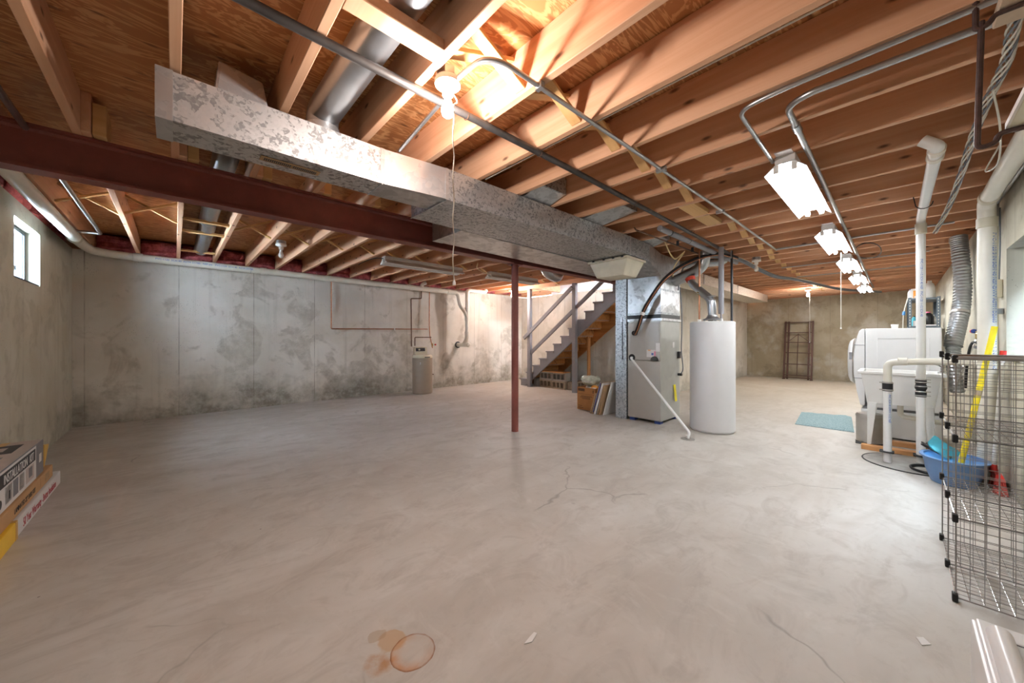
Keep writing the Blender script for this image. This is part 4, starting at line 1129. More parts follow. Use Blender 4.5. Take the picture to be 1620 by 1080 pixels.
MB().box(3.90, 4.02, 6.878, 6.892, 0.779, 0.797).build('badge', 'box_dark', sf)
for z in (0.64, 0.665):
    MB().box(3.812, 3.824, 6.924, 6.936, z, z + 0.014).build('sticker', 'box_white', sf)
MB().tube([(SX + 0.15, SY - 0.06, 0.40), (SX + 0.22, SY - 0.1, 0.40)], 0.012, 8).build('overflow_fitting', 'copper_dark', sf)
MB().tube(spline([(SX + 0.15, SY + 0.05, 0.15), (SX + 0.2, SY + 0.1, 0.08), (SX + 0.2, SY + 0.16, 0.012), (SX + 0.3, SY + 0.2, 0.012)], 4), 0.012, 8).build('hose', 'black_plastic', sf)
# pink insulation batts in the rim
def batt(w_, h_, d_, seed):
    rnd = random.Random(seed)
    nx, nz = 9, 6
    m = MB()
    vs = []
    for j in range(nz + 1):
        for i in range(nx + 1):
            u, v = i / nx, j / nz
            edge = min(1.0, 4 * min(u, 1 - u) + 0.25) * min(1.0, 4 * min(v, 1 - v) + 0.25)
            b = 0.06 * edge + 0.05 * rnd.random() * edge + 0.02 * sin(9 * v + seed)
            vs.append((u * w_, -b, v * h_))
    fs = []
    for j in range(nz):
        for i in range(nx):
            a = j * (nx + 1) + i
            fs.append((a, a + 1, a + nx + 2, a + nx + 1))
    n0 = len(vs)
    vs += [(0, d_, 0), (w_, d_, 0), (w_, d_, h_), (0, d_, h_)]
    fs += [(n0, n0 + 3, n0 + 2, n0 + 1), tuple(range(nx, -1, -1)) + (n0, n0 + 1), tuple(range(nz * (nx + 1), nz * (nx + 1) + nx + 1)) + (n0 + 2, n0 + 3),
           tuple(j * (nx + 1) for j in range(nz + 1)) + (n0 + 3, n0), tuple(j * (nx + 1) + nx for j in range(nz, -1, -1)) + (n0 + 1, n0 + 2)]
    m.add(vs, fs)
    return m
BW = SP - JW - 0.006
protos = []
cnt = 0
for k in range(-1, 16):
    x = 0.063 + SP * (k - 1) + 0.003
    if x > 6.1: break
    lab = 'pink insulation batt above the back wall, %s joist bay from the left wall' % ORD[cnt]
    if len(protos) < 3:
        o = batt(BW, 0.225, 0.12, len(protos) + 1).build('insulation_batt', 'pink_wool', smooth=True)
        protos.append(o)
    else:
        o = protos[cnt % 3].copy(); C.objects.link(o)
    o.location = (x, YB - 0.06, ZJ + 0.003)
    tag(o, lab, 'insulation', 'pink batts above the back wall')
    cnt += 1
for k in range(5):
    o = protos[k % 3].copy(); C.objects.link(o)
    o.scale = (1.9, 0.6, 0.95)
    o.rotation_euler = (0, 0, -pi / 2 + pi)
    o.location = (XL - 0.02 - 0.03, 3.62 + 0.75 * k, ZJ + 0.003)
    tag(o, 'pink insulation batt above the left wall, %s counting from the beam' % ORD[k], 'insulation', 'pink batts above the left wall')
for k, (x, wd) in enumerate(((6.50, 0.30), (6.86, 0.36))):
    o = protos[k].copy(); C.objects.link(o)
    o.scale = (wd / BW, 1, 0.9)
    o.location = (x, YB - 0.2, ZJ + 0.003)
    tag(o, 'pink insulation batt above the foot of the stairs, %s of two' % ('left', 'right')[k], 'insulation', 'pink batts above the stairs')
# conduit on the left in the rear bay, and the dark cross rods
pipe_thing('rear_conduit', 'steel conduit under the joists by the left wall, bent at its end', [(-0.615, 0.4, 2.388), (-0.615, 6.22, 2.388), (-0.92, 6.24, 2.388)], 0.016, 'emt', 0.03, 'conduit')

# ---------------------------------------------------------------- staircase
st = thing('staircase', 'grey painted wooden staircase with open side, posts and two rails', 'stairs', (6.95, 5.2, 0))
SXN, SXF = 6.455, 7.43
RISE, RUN, NY = 0.1785, 0.2205, 6.60
NT_ = 13
def nose(k): return NY - RUN * (k - 1)
poly = []
for k in range(1, NT_ + 1):
    y = nose(k) - 0.025
    poly.append((y, RISE * (k - 1)))
    poly.append((y, RISE * k - 0.032))
yend = nose(NT_ + 1) - 0.025
poly.append((yend, RISE * NT_ - 0.032))
poly.append((yend, RISE * NT_ - 0.25))
poly.append((nose(2) + 0.02, 0.0))
for xs, m in ((SXN, 'stair_grey'), (SXF - 0.04, 'stair_wood')):
    MB().prism(poly, 'X', xs, xs + 0.04).build('stringer', m, st)
for k in range(1, NT_ + 1):
    y = nose(k)
    z = RISE * k
    w = MB()
    w.cur = 1; w.box(SXN - 0.012, SXF, y - RUN - 0.024, y, z - 0.032, z - 0.012)
    w.cur = 0; w.box(SXN - 0.012, SXF, y - RUN - 0.024, y, z - 0.012, z)
    w.box(SXN - 0.014, SXN - 0.0121, y - RUN - 0.024, y, z - 0.032, z)
    w.build('tread', ['stair_grey', 'stair_wood'], st)
    w = MB()
    w.box(SXN + 0.001, SXF, y - 0.030, y - 0.024, z - RISE + 0.001, z - 0.033)
    w.cur = 1; w.box(SXN + 0.041, SXF, y - 0.042, y - 0.031, z - RISE + 0.001, z - 0.033)
    w.build('riser', ['stair_grey', 'stair_wood'], st)
PX = 6.405
MB().box(PX - 0.045, PX + 0.045, 6.16, 6.25, 0, 2.40).build('post', 'stair_grey', st, bevel=0.004)
MB().box(PX - 0.045, PX + 0.045, 4.79, 4.88, 0, 2.40).build('post', 'stair_grey', st, bevel=0.004)
MB().bar((PX - 0.055, 6.36, 1.19), (PX - 0.055, 4.86, 2.31), 0.035, 0.085, (0, 0, 1)).build('rail', 'stair_grey', st, bevel=0.004)
MB().bar((PX + 0.0, 6.16, 0.84), (PX + 0.0, 4.88, 1.80), 0.035, 0.085, (0, 0, 1)).build('rail', 'stair_grey', st, bevel=0.004)
MB().bar((PX - 0.0, 4.79, 1.87), (PX - 0.0, 4.08, 2.40), 0.035, 0.085, (0, 0, 1)).build('rail', 'stair_grey', st, bevel=0.004)
MB().box(6.98, 7.07, 4.88, 4.92, 0, 1.24).build('support_stud', 'stud_wood', st, bevel=0.002)
MB().tube([(PX - 0.02 + 0.03 * cos(a), 4.26, 2.17 + 0.035 * sin(a)) for a in [k * 2 * pi / 14 for k in range(14)]], 0.004, 6, closed=True).build('hanging_ring', 'wire_white', st)

# concrete blocks stored under the stairs
def hollow_block():
    L, H, D = 0.39, 0.19, 0.19       # along y, z, x ; cores run along x
    m = MB()
    xs = [0, D]
    cores = [(0.03, 0.125), (0.1475, 0.2425), (0.265, 0.36)]
    z0, z1 = 0.035, H - 0.035
    m.box(0, D, 0, L, 0, z0).box(0, D, 0, L, z1, H)
    ys = [0] + [c for p in cores for c in p] + [L]
    for i in range(0, len(ys), 2):
        m.box(0, D, ys[i], ys[i + 1], z0, z1)
    m.box(D * 0.45, D * 0.55, 0.03, 0.36, z0, z1)
    return m
cbm = hollow_block().build('concrete_block', 'block_grey')
blocks = [((6.56, 5.62, 0.193), 0, 'pale hollow concrete block on top of the stack under the stairs, nearer the post', 'block_grey'),
          ((6.56, 5.22, 0.193), 0, 'pale hollow concrete block on top of the stack under the stairs, nearer the cardboard box', 'block_grey'),
          ((6.62, 6.10, 0.0), pi / 2, 'concrete block end-on at the floor behind the first stair post', 'block_grey'),
          ((6.59, 5.66, 0.0), 0, 'tan concrete block in the bottom row under the stairs, left one', 'block_tan'),
          ((6.56, 5.24, 0.0), 0, 'tan concrete block in the bottom row under the stairs, middle one', 'block_tan'),
          ((6.62, 5.02, 0.0), pi / 2, 'concrete block in the bottom row beside the second stair post', 'block_tan')]
for i, (loc, rz, lab, m) in enumerate(blocks):
    o = cbm if i == 0 else cbm.copy()
    if i:
        C.objects.link(o)
        o.data = cbm.data.copy() if m != 'block_grey' else cbm.data
        if m != 'block_grey':
            o.data.materials.clear(); o.data.materials.append(M[m])
    o.location = loc if rz == 0 else (loc[0] + 0.39, loc[1], loc[2])
    if rz: o.location = (loc[0] + 0.40, loc[1] - 0.0, loc[2])
    o.rotation_euler = (0, 0, rz)
    tag(o, lab, 'concrete block', 'blocks under the stairs')
tag(MB().box(6.52, 6.80, 5.25, 6.02, 0.385, 0.405).build('loose_board', 'stair_wood', bevel=0.002, origin=(6.6, 5.6, 0.385)), 'thin brown board lying on the stacked concrete blocks', 'board')

# cardboard box with a bag, leaning boards
bx = thing('cardboard_box', 'open brown cardboard box of odds and ends by the leaning boards', 'box', (5.12, 3.58, 0))
w = MB()
X0, X1, Y0, Y1, H = 5.00, 5.30, 3.36, 3.72, 0.375
w.box(X0, X0 + 0.006, Y0, Y1, 0, H).box(X1 - 0.006, X1, Y0, Y1, 0, H).box(X0 + 0.006, X1 - 0.006, Y0, Y0 + 0.006, 0, H).box(X0 + 0.006, X1 - 0.006, Y1 - 0.006, Y1, 0, H).box(X0 + 0.006, X1 - 0.006, Y0 + 0.006, Y1 - 0.006, 0, 0.006)
w.build('carton', 'kraft_dark', bx)
MB().box(X0 - 0.0012, X0 - 0.0002, Y1 - 0.15, Y1 - 0.02, 0.31, 0.355).build('print_block', 'ink_brown', bx)
MB().box(X0 - 0.0012, X0 - 0.0002, Y0 + 0.01, Y1 - 0.02, 0.262, 0.266).build('print_line', 'ink_brown', bx)
for z, a, b in ((0.225, 0.08, 0.30), (0.205, 0.06, 0.26), (0.185, 0.10, 0.26), (0.06, 0.02, 0.10), (0.03, 0.02, 0.12)):
    MB().box(X0 - 0.0012, X0 - 0.0002, Y1 - b, Y1 - a, z, z + 0.009).build('print_line', 'ink_brown', bx)
MB().box(X0 - 0.0012, X0 - 0.0002, Y0 + 0.035, Y0 + 0.05, 0.29, 0.34).build('arrow_mark', 'ink_brown', bx)
w = MB()
for i in range(5):
    w.ball((X0 + 0.06 + 0.04 * i, Y0 + 0.06 + 0.055 * i, 0.35 + 0.01 * (i % 2)), 0.055, (1, 1, 0.6), 10)
w.build('crumpled_paper', 'box_white', bx, True)
MB().ball((X0 + 0.10, Y0 + 0.08, 0.375), 0.06, (1, 1.1, 0.7), 10).build('orange_packet', 'orange_box', bx, True)
rnd = random.Random(3)
m = MB().ball((5.14, 3.55, 0.475), 0.175, (0.62, 1.05, 0.50), 20)
m.v = [(x + rnd.uniform(-.008, .008), y + rnd.uniform(-.01, .01), z + rnd.uniform(-.008, .008) + (0.03 if abs(y - 3.55) > 0.12 else 0)) for x, y, z in m.v]
bag = thing('plastic_bag', 'crumpled pale green plastic bag on top of the cardboard box', 'bag', (5.14, 3.55, 0.39))
m.build('bag', 'bag_green', bag, True)
w = MB()
for i in range(6):
    w.box(5.026, 5.034, 3.46 + 0.033 * i, 3.478 + 0.033 * i, 0.455, 0.485 + 0.006 * (i % 2))
w.build('print_marks', 'white_plastic', bag)
def lean(name, label, y0, th, h, m, x0=4.82, x1=5.25, tilt=0.30, group='boards leaning on the return duct'):
    # bottom edge at y0, leaning toward -y
    dy = -h * tilt
    a = MB().hexa([(x0, y0 - th, 0.002), (x1, y0 - th, 0.002), (x1, y0, 0.002), (x0, y0, 0.002), (x0, y0 - th + dy, h), (x1, y0 - th + dy, h), (x1, y0 + dy, h), (x0, y0 + dy, h)])
    return tag(a.build(name, m, bevel=0.002, origin=(x0, y0, 0)), label, 'board', group)
lean('leaning_board', 'short brown fibreboard leaning outermost against the return duct', 3.352, 0.022, 0.33, 'fibreboard', x0=4.83)
lean('leaning_board', 'tall brown fibreboard leaning behind the short outermost board', 3.312, 0.024, 0.50, 'fibreboard')
lb = lean('leaning_board', 'white-edged board with blue face leaning among brown boards', 3.272, 0.032, 0.50, 'box_white')
MB().hexa([(4.8185, 3.2755, 0.03), (4.8195, 3.2755, 0.03), (4.8195, 3.290, 0.03), (4.8185, 3.290, 0.03), (4.8185, 3.2755 - 0.141, 0.5), (4.8195, 3.2755 - 0.141, 0.5), (4.8195, 3.290 - 0.141, 0.5), (4.8185, 3.290 - 0.141, 0.5)]).build('blue_edge', 'blue_trim', lb)
lean('leaning_board', 'thin brown board leaning just behind the white and blue one', 3.215, 0.02, 0.47, 'fibreboard', tilt=0.26)
lean('leaning_board', 'brown board leaning second from the return duct', 3.18, 0.022, 0.46, 'fibreboard', tilt=0.22)
lean('leaning_board', 'white sheet leaning innermost against the return duct', 3.135, 0.02, 0.52, 'box_white', x0=4.86, tilt=0.28)
ut = thing('utility_cabinet', 'tall beige metal cabinet half hidden behind the return duct', 'cabinet', (5.75, 3.05, 0))
MB().box(5.55, 5.95, 2.96, 3.20, 0, 1.66).build('body', 'furnace_grey', ut, bevel=0.006)
MB().box(5.545, 5.549, 2.99, 3.19, 1.36, 1.62).build('upper_door', 'box_white', ut)
MB().box(5.543, 5.549, 3.02, 3.08, 1.02, 1.28).build('vent_slot', 'black_plastic', ut)
tag(MB().hexa([(6.00, 3.15, 0), (6.03, 3.15, 0), (6.03, 3.42, 0), (6.00, 3.42, 0), (6.00, 3.08, 1.05), (6.03, 3.08, 1.05), (6.03, 3.13, 1.05), (6.00, 3.13, 1.05)]).build('dark_board', 'iron_black', origin=(6.0, 3.3, 0)), 'narrow dark panel leaning behind the beige cabinet', 'board')

# ---------------------------------------------------------------- far end: folded rack, mat
rk = thing('folding_rack', 'brown metal folding shelf rack standing against the far wall', 'rack', (13.15, 1.98, 0))
def rx(z): return 13.08 + 0.19 * z
for y in (1.66, 1.735, 2.215, 2.29):
    d = 0.04 if y in (1.735, 2.215) else 0.0
    MB().bar((rx(0) + d, y, 0.0), (rx(1.69) + d, y, 1.69), 0.045, 0.03, (1, 0, 0)).build('upright', 'brown_metal', rk)
for z in (0.06, 0.12, 0.44, 0.77, 1.07, 1.36, 1.66):
    MB().box(rx(z) - 0.01, rx(z) + 0.03, 1.65, 2.30, z - 0.012, z + 0.012).build('shelf_bar', 'brown_metal', rk)
MB().bar((rx(0.1), 1.985, 0.1), (rx(1.33), 1.985, 1.33), 0.018, 0.018, (1, 0, 0)).build('brace', 'brown_metal', rk)
MB().bar((rx(1.09), 2.22, 1.09), (rx(1.31), 1.985, 1.31), 0.014, 0.014, (1, 0, 0)).build('brace', 'brown_metal', rk)
MB().bar((rx(1.09), 1.73, 1.09), (rx(1.31), 1.985, 1.31), 0.014, 0.014, (1, 0, 0)).build('brace', 'brown_metal', rk)
for y in (1.66, 2.29):
    MB().box(13.05, 13.13, y - 0.03, y + 0.03, 0, 0.03).build('foot', 'brown_metal', rk)
rnd = random.Random(5)
nx, ny = 16, 9
vs = []; fs = []
cor = [Vector((6.30, 0.975, 0)), Vector((6.30, 0.375, 0)), Vector((7.47, 0.475, 0)), Vector((7.40, 1.06, 0))]
for j in range(ny + 1):
    for i in range(nx + 1):
        u, v = i / nx, j / ny
        p = cor[0].lerp(cor[3], u).lerp(cor[1].lerp(cor[2], u), v)
        e = 1.0 if 0 < i < nx and 0 < j < ny else 0.0
        vs.append((p.x, p.y, 0.008 + e * (0.012 + 0.007 * rnd.random()) + (0.012 if e and j > ny - 3 else 0)))
for j in range(ny):
    for i in range(nx):
        a = j * (nx + 1) + i
        fs.append((a, a + 1, a + nx + 2, a + nx + 1))
n0 = len(vs)
bd = list(range(nx + 1)) + [j * (nx + 1) + nx for j in range(1, ny + 1)] + [ny * (nx + 1) + i for i in range(nx - 1, -1, -1)] + [j * (nx + 1) for j in range(ny - 1, 0, -1)]
for k in bd:
    vs.append((vs[k][0], vs[k][1], 0.0))
for i in range(len(bd)):
    j = (i + 1) % len(bd)
    fs.append((bd[j], bd[i], n0 + i, n0 + j))
tag(MB().add(vs, fs).build('floor_mat', 'blue_mat', smooth=True, origin=(6.9, 0.7, 0)), 'pale blue-green tufted mat on the floor before the washer', 'mat')

# ---------------------------------------------------------------- laundry corner
wm = thing('washing_machine', 'white front-loading washer on a pedestal, seen side-on', 'washer', (6.54, 0.0, 0))
WX0, WX1 = 6.20, 6.88
# body profile in y-z, extruded in x
WB = -0.335
body = MB().prism([(WB, 0.36), (0.25, 0.36), (0.27, 0.5), (0.27, 1.315), (WB, 1.315)], 'X', WX0, WX1).build('cabinet', 'white_enamel', wm, bevel=0.008)
front = [(0.275, 0.37), (0.315, 0.37), (0.35, 0.55), (0.375, 0.75), (0.378, 0.95), (0.36, 1.12), (0.345, 1.22), (0.325, 1.29), (0.30, 1.313), (0.275, 1.313)]
MB().prism(front, 'X', WX0 + 0.004, WX1 - 0.004).build('front_panel', 'white_enamel', wm, bevel=0.006)
MB().prism([(0.276, 1.11), (0.371, 1.11), (0.371, 1.116), (0.276, 1.116)], 'X', WX0 + 0.001, WX1 - 0.001).build('panel_gap', 'box_grey', wm)
MB().prism([(0.276, 0.70), (0.376, 0.70), (0.376, 0.706), (0.276, 0.706)], 'X', WX0 + 0.001, WX1 - 0.001).build('panel_gap', 'box_grey', wm)
dc_ = ((WX0 + WX1) / 2 - 0.0, 0.37, 0.90)
dr_ = MB().lathe(dc_, [(0.285, 0.0), (0.285, 0.03), (0.265, 0.055), (0.22, 0.07), (0.0, 0.075)], 40, 'Y').build('door', 'white_enamel', wm, True)
MB().lathe(dc_, [(0.295, 0.0), (0.300, 0.012), (0.290, 0.024)], 40, 'Y').build('door_ring', 'stainless', dr_, True)
MB().box(WX0 + 0.05, WX0 + 0.09, 0.395, 0.42, 0.93, 1.02).build('door_handle', 'box_grey', dr_)
# embossed side panel
w = MB()
for (y0, y1, z0, z1) in ((-0.24, 0.16, 1.19, 1.197), (-0.24, 0.16, 0.45, 0.457), (-0.247, -0.24, 0.45, 1.197), (0.16, 0.167, 0.45, 1.197)):
    w.box(WX0 - 0.004, WX0 - 0.0002, y0, y1, z0, z1)
w.build('side_emboss', 'white_enamel', wm, bevel=0.0015)
MB().prism([(WB, 0.02), (0.28, 0.02), (0.31, 0.33), (WB, 0.33)], 'X', WX0, WX1).build('pedestal', 'white_enamel', wm, bevel=0.006)
MB().box(WX0 + 0.02, WX1 - 0.02, WB + 0.02, 0.29, 0.331, 0.358).build('pedestal_gap', 'box_grey', wm)
for x in (WX0 + 0.06, WX1 - 0.06):
    for y in (WB + 0.06, 0.22):
        MB().lathe((x, y, 0), [(0.022, 0), (0.022, 0.02)], 10).build('foot', 'rubber', wm)

sk = thing('utility_sink', 'white plastic utility sink on legs in front of the washer', 'sink', (5.68, -0.02, 0))
TX0, TX1, TY0, TY1, TZ = 5.43, 5.93, -0.325, 0.30, 0.845
w = MB()
def ring(x0, x1, y0, y1, z): return [(x0, y0, z), (x1, y0, z), (x1, y1, z), (x0, y1, z)]
L = [ring(TX0 + 0.055, TX1 - 0.055, TY0 + 0.075, TY1 - 0.075, 0.50), ring(TX0 + 0.02, TX1 - 0.02, TY0 + 0.03, TY1 - 0.03, TZ - 0.045),
     ring(TX0 + 0.02, TX1 - 0.02, TY0 + 0.03, TY1 - 0.03, TZ - 0.03), ring(TX0, TX1, TY0, TY1, TZ - 0.03), ring(TX0, TX1, TY0, TY1, TZ), ring(TX0 + 0.035, TX1 - 0.035, TY0 + 0.045, TY1 - 0.045, TZ), ring(TX0 + 0.075, TX1 - 0.075, TY0 + 0.095, TY1 - 0.095, 0.53)]
vs = [p for r in L for p in r]
fs = [(3, 2, 1, 0)]
for i in range(len(L) - 1):
    for k in range(4):
        k2 = (k + 1) % 4
        fs.append((i * 4 + k, i * 4 + k2, i * 4 + 4 + k2, i * 4 + 4 + k))
fs.append(tuple((len(L) - 1) * 4 + k for k in range(4)))
w.add(vs, fs).build('tub', 'white_plastic', sk, bevel=0.006)
for (x, y) in ((TX0 + 0.045, TY1 - 0.075), (TX0 + 0.045, TY0 + 0.075), (TX1 - 0.045, TY1 - 0.075), (TX1 - 0.045, TY0 + 0.075)):
    sx = 1 if x < 5.7 else -1
    sy = -1 if y > 0 else 1
    a0 = (x - 0.005 * sx, y + 0.012 * -sy)
    w = MB().hexa([(x, y + 0.022 * sy * 0, 0.055), (x + 0.03 * sx, y, 0.055), (x + 0.03 * sx, y + sy * 0.03, 0.055), (x, y + sy * 0.03, 0.055),
                   (x, y, 0.51), (x + 0.05 * sx, y, 0.51), (x + 0.05 * sx, y + sy * 0.075, 0.51), (x, y + sy * 0.075, 0.51)])
    w.build('leg', 'white_plastic', sk, bevel=0.003)
MB().tube(fillet([(5.68, -0.02, 0.52), (5.68, -0.02, 0.36), (5.68, -0.30, 0.34), (5.68, -0.50, 0.34)], 0.05), 0.024, 12).build('trap', 'pvc', sk, True)
MB().lathe((5.62, TY0 + 0.02, TZ), [(0.03, 0), (0.03, 0.012), (0.012, 0.02), (0.012, 0.06)], 14).build('faucet_base', 'chrome', sk, True)
MB().tube(spline([(5.62, TY0 + 0.02, TZ + 0.05), (5.62, TY0 + 0.06, TZ + 0.085), (5.62, TY0 + 0.14, TZ + 0.075)], 5), 0.009, 8).build('spout', 'chrome', sk, True)
for i, (x, lab) in enumerate(((5.455, 'near'), (5.86, 'far'))):
    tag(MB().box(x - 0.03, x + 0.06, -0.45, 0.27, 0.001, 0.052).build('wood_runner', 'block_wood', bevel=0.003, origin=(x, 0, 0)), 'length of two-by-four on the floor under the utility sink, %s one' % lab, 'lumber', 'runners under the sink')
tc = thing('trash_can', 'small round stainless pedal bin behind the utility sink leg', 'trash can', (5.80, 0.22, 0))
MB().lathe((5.83, 0.215, 0), [(0.115, 0.0), (0.12, 0.006), (0.12, 0.30)], 30).build('drum', 'stainless', tc, True)
MB().lathe((5.83, 0.215, 0), [(0.123, 0.30), (0.123, 0.315), (0.11, 0.335), (0.05, 0.35), (0.0, 0.352)], 30).build('lid', 'stainless', tc, True)
MB().box(5.67, 5.73, 0.28, 0.33, 0.006, 0.018).build('pedal', 'black_plastic', tc, bevel=0.003)
MB().lathe((5.83, 0.215, 0), [(0.124, 0.001), (0.124, 0.014), (0.119, 0.016)], 30).build('base_ring', 'black_plastic', tc, True)
# sump pit
PCX, PCY = 5.10, -0.09
sp = thing('sump_cover', 'round grey sump pit cover flush with the floor by the sink', 'sump cover', (PCX, PCY, 0))
MB().lathe((PCX, PCY, 0), [(0.33, 0.0), (0.33, 0.006), (0.32, 0.009), (0.0, 0.009)], 44).build('lid', 'steel_lid', sp, True)
MB().tube([(PCX + 0.335 * cos(a), PCY + 0.335 * sin(a), 0.004) for a in [k * 2 * pi / 40 for k in range(40)]], 0.006, 6, closed=True).build('gasket', 'rubber', sp)
ra = thing('short_sump_pipe', 'shorter white sump pipe with black rubber coupling and elbow', 'pipe', (5.02, 0.066, 0))
ax, ay = 5.02, 0.066
MB().tube([(ax, ay, 0.0095), (ax, ay, 0.71)], 0.030, 18).build('lower_pipe', 'pvc_white', ra, True)
MB().lathe((ax, ay, 0.69), [(0.036, 0), (0.039, 0.006), (0.037, 0.02), (0.037, 0.065), (0.039, 0.08), (0.036, 0.086)], 20).build('rubber_coupling', 'rubber', ra, True)
for z in (0.697, 0.765):
    MB().lathe((ax, ay, z), [(0.0395, 0), (0.041, 0.003), (0.0395, 0.010)], 20).build('band_clamp', 'stainless', ra, True)
    MB().box(ax - 0.012, ax + 0.012, ay + 0.038, ay + 0.056, z, z + 0.010).build('clamp_screw', 'stainless', ra)
MB().tube(fillet([(ax, ay, 0.76), (ax, ay, 0.965), (ax + 0.02, ay - 0.25, 0.985), (ax + 0.02, ay - 0.60, 0.99)], 0.055, 7), 0.030, 18).build('upper_pipe', 'pvc', ra, True)
MB().lathe((ax + 0.012, ay - 0.13, 0.978), [(0.031, 0), (0.036, 0.004), (0.036, 0.06), (0.031, 0.064)], 18, 'Y').build('coupling', 'pvc', ra, True)
MB().box(ax - 0.05, ax + 0.05, ay - 0.045, ay + 0.055, 0.10, 0.112).build('flange_ring', 'rubber', ra, bevel=0.004)
text('pipe_print', 'PVC SCH 40 DWV 1-1/2 NSF', 0.022, 'ink_blue', ra, (ax - 0.0305, ay - 0.008, 0.66), (0, 0, -1), (0, -1, 0))
rb_ = thing('tall_sump_pipe', 'tall white sump pipe rising beside the sink to the joists', 'pipe', (5.21, -0.152, 0))
bx_, by_ = 5.21, -0.152
MB().tube([(bx_, by_, 0.0095), (bx_, by_, 0.67)], 0.031, 18).build('lower_pipe', 'pvc_white', rb_, True)
MB().lathe((bx_, by_, 0.64), [(0.036, 0), (0.040, 0.006), (0.038, 0.02), (0.038, 0.05), (0.032, 0.06), (0.041, 0.08), (0.041, 0.10), (0.034, 0.12), (0.038, 0.13), (0.038, 0.155), (0.036, 0.17)], 20).build('check_valve', 'rubber', rb_, True)
for z in (0.647, 0.685, 0.735, 0.775, 0.80):
    MB().lathe((bx_, by_, z), [(0.0395, 0), (0.042, 0.003), (0.0395, 0.009)], 20).build('band_clamp', 'stainless', rb_, True)
    MB().box(bx_ - 0.012, bx_ + 0.012, by_ - 0.062, by_ - 0.039, z, z + 0.009).build('clamp_screw', 'stainless', rb_)
MB().tube([(bx_, by_, 0.80), (bx_, by_, 2.26)], 0.032, 18).build('riser', 'pvc_white', rb_, True)
MB().lathe((bx_, by_, 2.19), [(0.033, 0), (0.040, 0.004), (0.040, 0.10), (0.033, 0.104)], 18).build('coupling', 'pvc_cream', rb_, True)
MB().tube(fillet([(bx_, by_, 2.25), (bx_, by_, 2.33), (bx_ - 0.2, by_, 2.335), (3.37, by_ - 0.01, 2.345), (3.32, by_ - 0.01, 2.345), (3.32, by_ + 0.05, 2.40)], 0.06, 6), 0.032, 18).build('run', 'pvc_white', rb_, True)
for x in (3.36, 3.48):
    MB().lathe((x, by_ - 0.01, 2.345), [(0.033, 0), (0.040, 0.004), (0.040, 0.05), (0.033, 0.054)], 18, 'X').build('coupling', 'pvc', rb_, True)
MB().tube([(4.6, by_ + 0.05 * cos(a), 2.338 + 0.05 * sin(a)) for a in [k * pi / 8 - pi for k in range(9)]] + [(4.6, by_ + 0.06, 2.40)], 0.004, 5).build('hanger_hook', 'iron_black', rb_)
MB().box(bx_ - 0.06, bx_ + 0.05, by_ - 0.05, by_ + 0.05, 0.07, 0.085).build('flange_ring', 'rubber', rb_, bevel=0.004)
text('pipe_print', 'PVC-1120 1-1/2 SCH 40 NSF   PVC-1120 1-1/2 SCH 40', 0.024, 'ink_blue', rb_, (bx_ - 0.0325, by_ + 0.004, 1.95), (0, 0, -1), (0, -1, 0))
w = thing('cord_coil', 'coil of dark cable lying on the sump cover', 'cable', (4.92, -0.19, 0.01))
for k in range(5):
    r = 0.085 + 0.012 * k
    MB().tube([(4.93 + 0.01 * sin(k * 2.1) + r * 1.2 * cos(a), -0.17 - 0.01 * k + r * sin(a), 0.018 + 0.006 * (k % 3)) for a in [q * 2 * pi / 26 for q in range(26)]], 0.0055, 6, closed=True).build('turn', 'iron_black', w, True)

# blue basin with its contents, mop and broom behind it
bs = thing('basin', 'blue plastic basin on the floor behind the wire cage', 'basin', (4.70, -0.31, 0))
def oval(c, prof, n, ex, name, m, par):
    w = MB().lathe((0, 0, 0), prof, n)
    w.v = [(c[0] + x * ex[0], c[1] + y * ex[1], c[2] + z) for x, y, z in w.v]
    return w.build(name, m, par, True)
oval((4.70, -0.315, 0), [(0.115, 0.0), (0.125, 0.005), (0.155, 0.10), (0.172, 0.205), (0.19, 0.21), (0.19, 0.218), (0.165, 0.22), (0.150, 0.11), (0.12, 0.012), (0.0, 0.012)], 40, (1.18, 1.0), 'bowl', 'blue_plastic', bs)
oval((4.70, -0.315, 0), [(0.164, 0.204), (0.149, 0.11), (0.119, 0.0135)], 40, (1.17, 0.99), 'inside', 'blue_inside', bs)
rnd = random.Random(9)
vs = []; fs = []
for i in range(9):
    for j in range(5):
        u, v = i / 8, j / 4
        vs.append((4.60 + 0.08 * u + 0.01 * rnd.random(), -0.195 - 0.15 * u + 0.02 * sin(4 * v), 0.33 - 0.13 * u + 0.11 * (v - 0.5) + 0.012 * rnd.random()))
for i in range(8):
    for j in range(4):
        a = i * 5 + j
        fs.append((a, a + 1, a + 6, a + 5))
n0 = len(vs)
vs += [(x + 0.012, y + 0.004, z - 0.006) for x, y, z in vs]
fs += [tuple(reversed([q + n0 for q in f])) for f in list(fs)]
tag(MB().add(vs, fs).build('cleaning_cloth', 'cyan_cloth', smooth=True, origin=(4.65, -0.28, 0.2)), 'bright cyan cloth hanging over the rim of the blue basin', 'cloth')
hs = thing('black_hose', 'black hose looping out of the blue basin', 'hose', (4.72, -0.2, 0.2))
for k in range(2):
    MB().tube(spline([(4.66, -0.30, 0.20 + 0.02 * k), (4.78, -0.20, 0.235 + 0.015 * k), (4.90, -0.15, 0.245 + 0.02 * k), (5.0, -0.17 - 0.02 * k, 0.225), (5.03, -0.24, 0.22), (4.95, -0.30, 0.24)], 5), 0.007, 7).build('strand', 'rubber', hs, True)
ym = thing('mop', 'mop with bright yellow pole leaning against the right wall', 'mop', (4.74, -0.41, 0.16))
MB().tube([(4.585, -0.325, 0.06), (4.69, -0.52, 1.29)], 0.0175, 14).build('pole', 'yellow_pole', ym, True)
